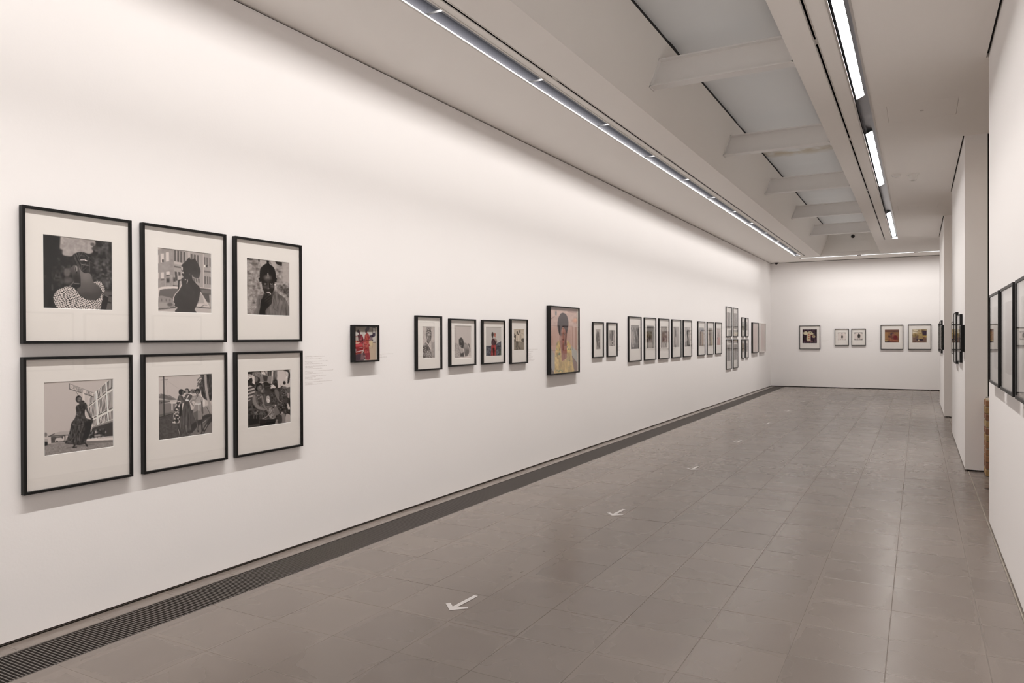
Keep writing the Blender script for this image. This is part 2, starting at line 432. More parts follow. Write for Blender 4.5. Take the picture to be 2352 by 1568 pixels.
# steel beams across the coffer: I-sections with flanges, web and welded end plates
def slope_x(z, right=False):
    t = (z - ZC) / (ZT - ZC)
    return (CX1 + (XT1 - CX1) * t) if right else (CX0 + (XT0 - CX0) * t)
beam_labels = ['white steel beam across the raised ceiling, out of view above the nearest one', 'white steel beam across the raised ceiling, nearest to the viewer', 'second white steel beam across the raised ceiling',
               'third white steel beam across the raised ceiling, just beyond the brown stain', 'fourth white steel beam across the raised ceiling', 'fifth white steel beam, farthest across the raised ceiling']
for k, y in enumerate((6.72, 9.72, 12.68, 15.58, 18.45)):
    B = empty('ceiling_beam', (0, y, 0))
    tag(B, beam_labels[k + 1], 'beam', 'steel beams across the raised ceiling')
    def bar(name, y0, y1, z0, z1):
        v = [(slope_x(z0), y0, z0), (slope_x(z0, True), y0, z0), (slope_x(z0, True), y1, z0), (slope_x(z0), y1, z0),
             (slope_x(z1), y0, z1), (slope_x(z1, True), y0, z1), (slope_x(z1, True), y1, z1), (slope_x(z1), y1, z1)]
        return MB().add(v, box_data(0, 1, 0, 1, 0, 1)[1]).build(name, M_BEAM, B)
    bar('lower_flange', 0, .13, 3.83, 3.842)
    bar('web', .058, .068, 3.842, 4.06)
    bar('upper_flange', 0, .13, 4.06, 4.072)
    for right in (False, True):
        s = -1 if right else 1
        xa, xb = slope_x(3.83, right), slope_x(4.072, right)
        v = [(xa, -.0, 3.822), (xa + s * .012, -.0, 3.822), (xa + s * .012, .14, 3.822), (xa, .14, 3.822),
             (xb, -.0, 4.08), (xb + s * .012, -.0, 4.08), (xb + s * .012, .14, 4.08), (xb, .14, 4.08)]
        MB().add(v, box_data(0, 1, 0, 1, 0, 1)[1]).build('end_plate', M_BEAM, B)

# ------------------------------------------------------------------ light troughs and track slots
def trough(label, x0, x1, y0, y1, lamps, lit_left, cat='light fitting'):
    """recess running along Y: housing, side lips, reflectors and one lamp per length"""
    T = empty('light_trough', ((x0 + x1) / 2, (y0 + y1) / 2, ZC))
    tag(T, label, cat)
    ox, oy = (x0 + x1) / 2, (y0 + y1) / 2
    w = (x1 - x0) / 2; h = (y1 - y0) / 2
    hs = MB().box(-w - .004, -w, -h, h, 0, .09).box(w, w + .004, -h, h, 0, .09).box(-w, w, -h, h, .086, .09).box(-w, w, -h - .004, -h, 0, .09).box(-w, w, h, h + .004, 0, .09)
    hs.build('housing', M_HOUSING, T)
    MB().box(-w - .016, -w, -h, h, -.003, .0).build('flange', M_TRIM, T)
    MB().box(w, w + .016, -h, h, -.003, .0).build('flange', M_TRIM, T)
    s = 1 if lit_left else -1
    if not lit_left: MB().box(-w + .002, w - .002, -h, h, .078, .082).build('reflector', M_ALU, T)
    for a, b in lamps:
        if b < y0 or a > y1: continue
        a = max(a, y0 + .01) - oy; b = min(b + (.064 if lit_left else 0), y1 - .01) - oy
        # curved reflector behind the lamp, on the side away from the wall
        if lit_left:
            prof = [(w - .004, .004), (w - .010, .04), (w - .03, .07), (w - .055, .08), (w - .055, .083), (w - .028, .074), (w - .006, .042), (w, .004)]
            MB().prism(prof, a, b, 'Y').build('reflector', M_ALU, T)
        if lit_left:
            # inner face of the wall side: polished strip seen from the room, and the glowing lower lip
            MB().add([(-w + .003, a, .005), (-w + .003, b, .005), (-w + .012, b, .084), (-w + .012, a, .084)], [(0, 1, 2, 3)]).build('reflector', M_REFL_DARK, T)
            MB().box(-w + .001, -w + .006, a, b, -.0015, .003).build('lamp_edge', M_LAMP_DIM, T)
        else:
            # flat diffuser, leaning towards the wall it lights
            MB().prism([(-.046, .0302), (.018, .0622), (.016, .066), (-.048, .034)], a, b, 'Y').build('lamp_body', M_TRIM, T)
            dm = mesh_from('lamp_diffuser', [(-.045, a + .001, .030), (-.045, b - .001, .030), (.018, b - .001, .0615), (.018, a + .001, .0615)], [(0, 1, 2, 3)])
            link('lamp_diffuser', dm, M_LAMP_R, T)
        if lit_left: MB().box(-w, w, b - .003, b, .001, .016).build('divider', M_DIVIDER, T)
    return T
trough('long recessed light trough in the ceiling beside the left wall', -2.90, -2.76, -3.4, 21.12, LEFT_LAMPS, True)
trough('recessed light trough with glowing tubes and dark gaps, right of the raised ceiling', -.512, -.395, -3.4, 18.46, RIGHT_LAMPS, False)
# the cross trough before the end wall
T = empty('light_trough', (0, 21.68, ZC))
tag(T, 'recessed light trough running across the ceiling before the end wall', 'light fitting')
MB().box(-2.88, 2.2, -.064, -.06, 0, .09).box(-2.88, 2.2, .06, .064, 0, .09).box(-2.88, 2.2, -.06, .06, .086, .09).box(-2.884, -2.88, -.06, .06, 0, .09).build('housing', M_PLASTIC, T)
for a, b in BACK_LAMPS:
    MB().box(a, b, .052, .058, -.001, .006).build('lamp_edge', M_LAMP_DIM, T)
    MB().lathe([(0, a), (.011, a), (.011, b), (0, b)], (0, 0, 0), 10, 'Y').build('lamp_tube', M_LAMP, T).matrix_local = Matrix.Translation((0, -.01, .06)) @ Matrix.Rotation(-math.pi / 2, 4, 'Z')
# track slots: dark channels with short pale bridges
def slot(label, x0, x1, y1, bridges):
    S = empty('ceiling_track', ((x0 + x1) / 2, 0, ZC))
    tag(S, label, 'ceiling track')
    w = (x1 - x0) / 2
    MB().box(-w - .002, -w, -3.5, y1, 0, .06).box(w, w + .002, -3.5, y1, 0, .06).box(-w, w, -3.5, y1, .058, .062).build('channel', M_DARK, S)
    MB().box(-w - .006, -w + .003, -3.5, y1, -.002, .001).build('track_edge', M_TRIM, S)
    MB().box(w - .003, w + .006, -3.5, y1, -.002, .001).build('track_edge', M_TRIM, S)
    for y in bridges:
        MB().box(-w, w, y - .05, y + .05, .001, .006).build('bridge', M_TRIM, S)
slot('thin dark lighting track in the ceiling left of the raised part', -2.680, -2.658, 21.2, [2.6, 5.6, 8.6, 11.6, 14.6, 17.6])
slot('thin dark lighting track in the ceiling right of the raised part', -.668, -.648, 18.5, [2.85, 5.85, 8.9, 12.15, 15.3])

# small things on the ceiling
t = empty('smoke_detector', (-.255, 11.17, ZC)); tag(t, 'flat white round detector on the ceiling, left of the taller one', 'smoke detector')
MB().lathe([(0, -.030), (.035, -.030), (.052, -.026), (.058, -.012), (.058, 0)], (0, 0, 0), 28).build('housing', M_PLASTIC, t, True)
MB().lathe([(0, -.034), (.012, -.034), (.014, -.028)], (0, 0, 0), 14).build('sensor_cap', M_TRIM, t)
t = empty('smoke_detector', (-.06, 11.25, ZC)); tag(t, 'deeper white round detector with a glossy rim, near the right wall lengths', 'smoke detector')
MB().lathe([(0, -.012), (.07, -.012), (.075, 0)], (0, 0, 0), 28).build('base_plate', M_PLASTIC, t, True)
MB().lathe([(0, -.085), (.022, -.085), (.040, -.078), (.050, -.060), (.052, -.012)], (0, 0, 0), 28).build('housing', M_PLASTIC, t, True)
MB().lathe([(.020, -.087), (.034, -.083), (.034, -.080)], (0, 0, 0), 20).build('sensor_ring', M_TRIM, t, True)
t = empty('security_camera', (-3.62, 22.5, ZC)); tag(t, 'small black dome camera under the ceiling in the far left corner', 'security camera')
MB().lathe([(.0, -.016), (.075, -.016), (.080, 0)], (0, 0, 0), 28).build('mounting_ring', M_PLASTIC, t, True)
MB().lathe([(.0, -.070), (.018, -.067), (.034, -.058), (.046, -.040), (.052, -.016)], (0, 0, 0), 28).build('dome', M_BLACKGLOSS, t, True)
t = empty('security_camera', (-1.507, CY1, 4.105)); tag(t, 'round black camera on the far end face of the raised ceiling', 'security camera')
MB().lathe([(0, -.05), (.024, -.044), (.036, -.024), (.04, -.006)], (0, 0, 0), 24, 'Y').build('dome', M_BLACKGLOSS, t, True)
MB().lathe([(0, -.006), (.046, -.006), (.048, 0)], (0, 0, 0), 24, 'Y').build('mounting_ring', M_BLACKGLOSS, t, True)

# ------------------------------------------------------------------ floor
floor = MB().box(XL - .2, 2.6, -4.4, YB + .2, -.08, -.0010).build('floor', M_GROUT)
tag(floor, kind='structure')
GX0, GX1 = -3.705, -3.405              # the floor grille beside the left wall
rng = random.Random(11)
near, far = [], MB()
cols = [(TX0 - 4 * TW - .4775, TX0 - 4 * TW)] + [(TX0 + i * TW, TX0 + (i + 1) * TW) for i in range(-4, 4)]
cols += [(TX0 + 4 * TW, .4725), (.4785, .87), (.874, 1.27), (1.274, 1.67), (1.674, 2.07), (2.074, 2.4)]
tile_cache = {}
j = -14
while TY0 + j * TL < YB:
    y0, y1 = TY0 + j * TL, min(TY0 + (j + 1) * TL, YB + .1)
    for ci, (a, b) in enumerate(cols):
        gx = .0011 if ci < 9 else .003
        wide = .0011 + (.0022 if (j - 6) % 13 == 0 else 0)
        dz = rng.uniform(-.0006, .0006)
        if ci <= 9 and -4 <= j < 26:
            near.append((ci, a + gx, b - gx, y0 + wide, y1 - .0011, dz))
        else:
            far.box(a + gx, b - gx, y0 + wide, y1 - .0011, -.012, dz)
    j += 1
for ci, a, b, c, d, dz in near[:300]:
    key = (round(b - a, 4), round(d - c, 4))
    if key not in tile_cache:
        w, h = (b - a) / 2, (d - c) / 2; e = .0012
        v = [(-w, -h, -.012), (w, -h, -.012), (w, h, -.012), (-w, h, -.012), (-w, -h, -e), (w, -h, -e), (w, h, -e), (-w, h, -e),
             (-w + e, -h + e, 0), (w - e, -h + e, 0), (w - e, h - e, 0), (-w + e, h - e, 0)]
        f = [(0, 1, 5, 4), (1, 2, 6, 5), (2, 3, 7, 6), (3, 0, 4, 7), (4, 5, 9, 8), (5, 6, 10, 9), (6, 7, 11, 10), (7, 4, 8, 11), (8, 9, 10, 11)]
        m = mesh_from('tile', v, f); m.materials.append(M_STONE); tile_cache[key] = m
    o = bpy.data.objects.new('tile', tile_cache[key]); COL.objects.link(o); o.parent = floor
    o.location = ((a + b) / 2, (c + d) / 2, dz)
for ci, a, b, c, d, dz in near[300:]:
    far.box(a, b, c, d, -.012, dz)
tag(far.build('far_tiles', M_STONE, floor), kind='stuff')
# narrow stones between wall and grille
j = -14
edge_far = MB()
while TY0 + j * TL < YB:
    y0, y1 = TY0 + j * TL, TY0 + (j + 1) * TL
    if -4 <= j < 12:
        MB().box(XL - .03, GX0 - .004, y0 + .0018, y1 - .0018, -.012, 0).build('edge_tile', M_STONE, floor)
    else:
        edge_far.box(XL - .03, GX0 - .004, y0 + .0018, y1 - .0018, -.012, 0)
    j += 1
tag(edge_far.build('far_edge_tiles', M_STONE, floor), kind='stuff')
strip('trim_14', .4725, .4785, -4.2, YB, -.01, -.0008, mat=M_GROUT_PALE)
# floor grille in one-metre lengths
PITCH = 1.0145 / 60
bar_mesh = MB().box(GX0 + .010, GX1 - .006, -.0029, .0029, -.012, -.001)
bm_ = mesh_from('grille_bar', bar_mesh.v, bar_mesh.f); bm_.materials.append(M_STEEL)
n_sec = 0
Y_ = 1.385
while Y_ < YB - .02:
    ye = min(Y_ + 1.0145, YB)
    S = empty('floor_grille', (0, Y_, 0))
    idx = n_sec
    if idx == 0: lab = 'steel floor grille length at the lower left corner of the picture'
    else:
        words_ = ['', 'second', 'third', 'fourth', 'fifth', 'sixth', 'seventh', 'eighth', 'ninth', 'tenth', 'eleventh', 'twelfth', 'thirteenth', 'fourteenth', 'fifteenth', 'sixteenth', 'seventeenth', 'eighteenth', 'nineteenth', 'twentieth', 'twenty-first', 'twenty-second']
        lab = 'steel floor grille along the left wall, %s length from the lower left corner' % words_[idx]
        if ye >= YB - .01: lab = 'steel floor grille length ending at the end wall'
    tag(S, lab, 'floor grille', 'floor grille lengths beside the left wall')
    MB().box(GX0, GX0 + .004, .002, ye - Y_ - .002, -.03, .0006).build('side_rail', M_TRIM if False else M_STEEL, S)
    MB().box(GX1 - .004, GX1, .002, ye - Y_ - .002, -.03, .0006).build('side_rail', M_STEEL, S)
    MB().box(GX0 + .03, GX0 + .034, .004, ye - Y_ - .004, -.020, -.012).build('tie_rod', M_STEEL, S)
    MB().box(GX1 - .034, GX1 - .03, .004, ye - Y_ - .004, -.020, -.012).build('tie_rod', M_STEEL, S)
    nb = int(round((ye - Y_) / PITCH))
    if 0 <= idx < 5:
        for q in range(nb):
            o = bpy.data.objects.new('grille_bar', bm_); COL.objects.link(o); o.parent = S; o.location = (0, .0085 + q * PITCH, 0)
    else:
        mb = MB()
        for q in range(nb):
            c = .0085 + q * PITCH
            mb.box(GX0 + .010, GX1 - .006, c - .0029, c + .0029, -.012, -.001)
        tag(mb.build('grille_bars', M_STEEL, S), kind='stuff')
    Y_ += 1.0145; n_sec += 1
# the dark channel under the grille is cut into the floor slab
floor_cut = MB().box(GX0, GX1, -4.3, YB + .3, -.07, .05)
cutter = floor_cut.build('cutter')
bo = floor.modifiers.new('channel', 'BOOLEAN'); bo.operation = 'DIFFERENCE'; bo.object = cutter; bo.solver = 'EXACT'
dg = bpy.context.evaluated_depsgraph_get()
newm = bpy.data.meshes.new_from_object(floor.evaluated_get(dg))
floor.modifiers.clear(); floor.data = newm
bpy.data.objects.remove(cutter)
strip('trim_15', GX0 + .001, GX1 - .001, -4.2, YB, -.0695, -.066)
strip('trim_16', GX0 - .003, GX0 - .0005, -4.2, YB, -.03, -.0005)
strip('trim_17', GX1 + .0005, GX1 + .003, -4.2, YB, -.03, -.0005)

# white direction arrows stuck on the floor
AR = [(-2.212, 3.546), (-2.185, 3.546), (-2.195, 3.342), (-2.149, 3.376), (-2.131, 3.357), (-2.206, 3.288), (-2.281, 3.362), (-2.262, 3.382), (-2.222, 3.342)]
arrow_lab = ['white arrow sticker on the floor, nearest and largest', 'second white floor arrow, level with the middle of the long wall', 'third white floor arrow from the front', 'fourth white floor arrow from the front',
             'fifth white floor arrow from the front', 'sixth white floor arrow from the front', 'seventh white floor arrow from the front', 'eighth white floor arrow, last before the end wall']
verts = [(x + 2.206, y - 3.288, 0) for x, y in AR] + [(x + 2.206, y - 3.288, .0009) for x, y in AR]
n = len(AR)
am = mesh_from('floor_arrow', verts, [tuple(range(n, 2 * n))] + [(i, (i + 1) % n, (i + 1) % n + n, i + n) for i in range(n)])
am.materials.append(M_VINYL)
for k, (x, y) in enumerate([(-2.206, 3.288), (-2.2, 5.67), (-2.19, 8.04), (-2.2, 10.41), (-2.23, 12.83), (-2.25, 15.22), (-2.27, 17.64), (-2.29, 20.17)]):
    o = bpy.data.objects.new('floor_arrow', am); COL.objects.link(o); o.location = (x, y, .0013)
    tag(o, arrow_lab[k], 'floor arrow', 'white arrows on the floor')
o = bpy.data.objects.new('floor_arrow', am); COL.objects.link(o); o.location = (-.47, 21.47, .0013); o.rotation_euler = (0, 0, math.pi / 2)
tag(o, 'white floor arrow by itself on the right, before the end wall', 'floor arrow', 'white arrows on the floor')
t = MB().lathe([(0, .003), (.050, .003), (.056, .0005), (.056, -.001)], (.60, 8.37, 0), 28).build('floor_cap', simple('bronze_cap', (.07, .05, .04), .4, .6), floor)
t['label'] = 'small dark round metal cap'

# ------------------------------------------------------------------ printed photographs
def s2l(c):
    c = np.clip(np.asarray(c, float) / 255, 0, 1)
    return np.where(c <= .04045, c / 12.92, ((c + .055) / 1.055) ** 2.4)

class Sketch:
    """a flat print drawn on a fine grid: each grid point gets the colour of the shapes drawn over it"""
    def __init__(s, nu, nv, corners, seed=1):
        s.nu, s.nv = nu, nv
        (ax, ay), (bx, by), (cx, cy), (dx, dy) = corners      # top left, top right, bottom left, bottom right
        u, v = np.meshgrid(np.linspace(0, 1, nu + 1), np.linspace(0, 1, nv + 1))
        s.X = (1 - u) * (1 - v) * ax + u * (1 - v) * bx + (1 - u) * v * cx + u * v * dx
        s.Y = (1 - u) * (1 - v) * ay + u * (1 - v) * by + (1 - u) * v * cy + u * v * dy
        s.u, s.v = u, v
        s.img = np.zeros((nv + 1, nu + 1, 3)); s.seed = seed
        s.px = abs(bx - ax) / nu
    def c(s, col):
        if isinstance(col, np.ndarray) and col.ndim == 2: return col[..., None] * np.array([1, .957, .935])
        if isinstance(col, np.ndarray): return col
        if isinstance(col, (int, float)): return np.array([1, .957, .935]) * col
        return np.array(col, float)
    def put(s, m, col, alpha=1.):
        m = (m * alpha)[..., None]; s.img = s.img * (1 - m) + s.c(col) * m
    def fill(s, col): s.img = s.img * 0 + s.c(col)
    def n(s, scale, octv=2, seed=None, sx=1., sy=1.):
        """value noise, about -1..1, feature size in drawing units"""
        s.seed += 1
        r = np.random.RandomState(s.seed if seed is None else seed)
        out = 0; amp = 1.; tot = 0
        for o in range(octv):
            g = r.rand(64, 64) * 2 - 1
            x = (s.X / (scale * sx)) * 2 ** o + 7.3; y = (s.Y / (scale * sy)) * 2 ** o + 3.1
            xi = np.floor(x).astype(int); yi = np.floor(y).astype(int); fx = x - xi; fy = y - yi
            fx = fx * fx * (3 - 2 * fx); fy = fy * fy * (3 - 2 * fy)
            a = g[yi % 64, xi % 64]; b = g[yi % 64, (xi + 1) % 64]; c = g[(yi + 1) % 64, xi % 64]; d = g[(yi + 1) % 64, (xi + 1) % 64]
            out = out + amp * ((a * (1 - fx) + b * fx) * (1 - fy) + (c * (1 - fx) + d * fx) * fy); tot += amp; amp *= .55
        return out / tot * 1.5
    @staticmethod
    def smooth(p, k=5):
        n = len(p); out = []
        for i in range(n):
            a, b, c, d = (np.array(p[(i + q) % n], float) for q in (-1, 0, 1, 2))
            for t in np.arange(k) / k:
                out.append(.5 * (2 * b + (c - a) * t + (2 * a - 5 * b + 4 * c - d) * t * t + (3 * b - a - 3 * c + d) * t ** 3))
        return out
    def mask(s, pts, soft=None, sm=False):
        soft = soft or s.px
        if sm: pts = s.smooth(pts)
        d = np.full(s.X.shape, 1e9); ins = np.zeros(s.X.shape, bool)
        n = len(pts)
        for i in range(n):
            x0, y0 = pts[i]; x1, y1 = pts[(i + 1) % n]
            ex, ey = x1 - x0, y1 - y0; L2 = ex * ex + ey * ey + 1e-9
            t = np.clip(((s.X - x0) * ex + (s.Y - y0) * ey) / L2, 0, 1)
            d = np.minimum(d, (s.X - x0 - t * ex) ** 2 + (s.Y - y0 - t * ey) ** 2)
            if y0 != y1:
                cr = ((y0 > s.Y) != (y1 > s.Y)) & (s.X < (x1 - x0) * (s.Y - y0) / (y1 - y0) + x0)
                ins ^= cr
        d = np.sqrt(d) * np.where(ins, 1, -1)
        return np.clip(.5 + d / soft, 0, 1)
    def P(s, pts, col, soft=None, a=1., sm=False):
        m = s.mask(pts, soft, sm); s.put(m, col, a); return m
    def S(s, pts, col, soft=None, a=1.): return s.P(pts, col, soft, a, True)
    def E(s, cx, cy, rx, ry, col, soft=None, a=1., rot=0):
        soft = soft or s.px
        ca, sa = math.cos(rot), math.sin(rot)
        x = (s.X - cx) * ca + (s.Y - cy) * sa; y = -(s.X - cx) * sa + (s.Y - cy) * ca
        q = np.sqrt((x / rx) ** 2 + (y / ry) ** 2)
        m = np.clip(.5 + (1 - q) * min(rx, ry) / soft, 0, 1); s.put(m, col, a); return m
    def L(s, pts, w, col, a=1., soft=None):
        soft = soft or s.px; d = np.full(s.X.shape, 1e9)
        for (x0, y0), (x1, y1) in zip(pts[:-1], pts[1:]):
            ex, ey = x1 - x0, y1 - y0; L2 = ex * ex + ey * ey + 1e-9
            t = np.clip(((s.X - x0) * ex + (s.Y - y0) * ey) / L2, 0, 1)
            d = np.minimum(d, (s.X - x0 - t * ex) ** 2 + (s.Y - y0 - t * ey) ** 2)
        m = np.clip(.5 + (w / 2 - np.sqrt(d)) / soft, 0, 1); s.put(m, col, a)
    def tex(s, m, amp, scale, **k):
        s.img = np.clip(s.img + (m * s.n(scale, **k) * amp * 1.45)[..., None], 0, 255)
    def text(s, txt, x, y, dx, dy, hx, hy, w, col):
        G = {'L': [[(0, 0), (0, 1), (.6, 1)]], 'U': [[(0, 0), (0, .8), (.3, 1), (.6, .8), (.6, 0)]], 'T': [[(0, 0), (.7, 0)], [(.35, 0), (.35, 1)]],
             'E': [[(.6, 0), (0, 0), (0, 1), (.6, 1)], [(0, .5), (.5, .5)]], 'R': [[(0, 1), (0, 0), (.5, 0), (.6, .25), (.5, .5), (0, .5)], [(.25, .5), (.6, 1)]],
             'O': [[(.15, 0), (.5, 0), (.65, .25), (.65, .75), (.5, 1), (.15, 1), (0, .75), (0, .25), (.15, 0)]], 'D': [[(0, 0), (.4, 0), (.62, .3), (.62, .7), (.4, 1), (0, 1), (0, 0)]],
             'C': [[(.6, .15), (.4, 0), (.15, 0), (0, .25), (0, .75), (.15, 1), (.4, 1), (.6, .85)]], 'I': [[(.15, 0), (.15, 1)]], ' ': []}
        for ch in txt:
            for st in G[ch]: s.L([(x + dx * p + hx * q, y + dy * p + hy * q) for p, q in st], w, col)
            a = .5 if ch == 'I' else .95
            x += dx * a; y += dy * a

def pic_braids(k):
    s = Sketch(150, 160, ((38, 75), (1345, 210), (38, 1470), (1340, 1508)), 3)
    s.fill(42); one = np.ones_like(s.X)
    s.img += (np.clip((s.X - 700) / 700, 0, 1) * 22)[..., None]
    s.tex(one, 26, 70, octv=3)
    s.P([(1100, 1120), (1350, 1150), (1350, 1520), (1080, 1520)], 92, 60); s.E(1300, 1230, 40, 14, 50, 10); s.L([(1230, 1340), (1300, 1360)], 26, 45)
    s.S([(340, 110), (520, 118), (960, 170), (1010, 270), (935, 330), (965, 395), (890, 440), (700, 425), (560, 485), (400, 465), (385, 370), (310, 320)], 166, 26)
    sky = s.mask([(340, 110), (960, 170), (960, 400), (560, 480), (330, 330)], 60); s.tex(sky, 10, 50)
    s.E(955, 260, 40, 30, 95, 20); s.E(1000, 320, 40, 40, 70, 20)
    s.P([(38, 70), (190, 90), (190, 1500), (38, 1480)], 12, 6, .72); s.P([(190, 80), (350, 100), (330, 500), (190, 520)], 28, 40)
    s.E(470, 800, 65, 80, 118, 45, .8); s.E(500, 935, 90, 60, 100, 50, .8); s.E(70, 560, 30, 60, 80, 30, .7); s.E(80, 880, 35, 50, 75, 30, .7)
    for x, y in ((1160, 820), (1040, 700), (1120, 740), (1240, 900), (1030, 380), (1180, 640), (1000, 620), (1260, 760)): s.E(x, y, 26, 20, 112, 22, .7)
    sk = s.S([(690, 690), (760, 780), (900, 810), (945, 920), (985, 985), (1060, 1035), (1150, 1150), (1105, 1250), (980, 1302), (860, 1300), (760, 1255), (690, 1180), (650, 1100), (720, 1040), (700, 860)], np.clip(118 - (s.Y - 800) * .085, 60, 125) - np.clip((s.X - 900), 0, 300) * .06)
    s.E(820, 860, 70, 90, 140, 90, .35); s.E(860, 1230, 160, 50, 62, 70, .5)
    s.S([(555, 640), (660, 640), (705, 780), (715, 1010), (640, 1000), (575, 900), (538, 760)], np.clip(95 - (s.Y - 650) * .13, 40, 95))
    s.E(640, 905, 60, 70, 50, 70, .7)
    h = s.S([(740, 405), (860, 440), (935, 530), (960, 680), (925, 800), (860, 800), (790, 800), (730, 745), (680, 680), (600, 650), (550, 690), (525, 610), (560, 490), (630, 425)], 44); s.tex(h, 12, 40)
    for p in ([(600, 440), (640, 560), (720, 700)], [(640, 425), (680, 540), (735, 640)], [(690, 420), (700, 520)], [(760, 410), (720, 480)], [(800, 430), (870, 500), (900, 640), (890, 780)], [(610, 520), (660, 640), (740, 740)], [(735, 650), (735, 720)], [(750, 700), (820, 610)], [(760, 750), (830, 700)], [(740, 640), (820, 650), (900, 670)], [(760, 570), (810, 530)], [(720, 470), (800, 480)], [(870, 500), (930, 520)], [(900, 590), (945, 600)]):
        s.L(p, 9, 112, .8)
    s.L([(722, 556), (788, 550)], 16, 205); s.L([(805, 558), (840, 572)], 18, 225); s.L([(745, 640), (850, 655)], 12, 130); s.L([(650, 570), (560, 620)], 8, 80, .7)
    s.E(637, 725, 26, 60, 150, 8); s.E(630, 735, 13, 42, 60, 8); s.E(645, 790, 14, 20, 40, 8)
    s.L([(520, 1045), (590, 975)], 22, 105); s.L([(610, 1000), (690, 1005)], 18, 120); s.P([(600, 1020), (700, 1010), (720, 1050), (650, 1080)], 40, 10)
    def checks(pts):
        m = s.mask(pts, None, True)
        w = s.n(120, 2) * 26
        X, Y = s.X + w, s.Y + s.n(140, 2) * 26
        q = np.sin((X * .93 + Y * .36) / 8.2) * np.sin((Y * .93 - X * .36) / 8.2)
        tone = 140 + 85 * np.tanh(q * 4 + .45) + s.n(130, 2) * 14
        s.put(m, np.clip(tone, 25, 226))
    checks([(430, 1062), (530, 1058), (600, 1090), (660, 1150), (700, 1215), (800, 1288), (900, 1312), (1010, 1308), (1080, 1265), (1135, 1185), (1152, 1240), (1110, 1380), (1075, 1500), (700, 1510), (350, 1480), (270, 1430), (228, 1330), (222, 1245), (290, 1130), (380, 1090)])
    checks([(970, 980), (1030, 960), (1090, 958), (1140, 1000), (1170, 1060), (1188, 1120), (1150, 1165), (1110, 1095), (1050, 1030)])
    s.L([(600, 1430), (680, 1250)], 22, 80, .45, 20)
    s.P([(1160, 1190), (1250, 1240), (1262, 1270), (1235, 1390), (1200, 1515), (1085, 1510), (1130, 1340)], 46); s.L([(1150, 1200), (1245, 1245)], 8, 150)
    return s

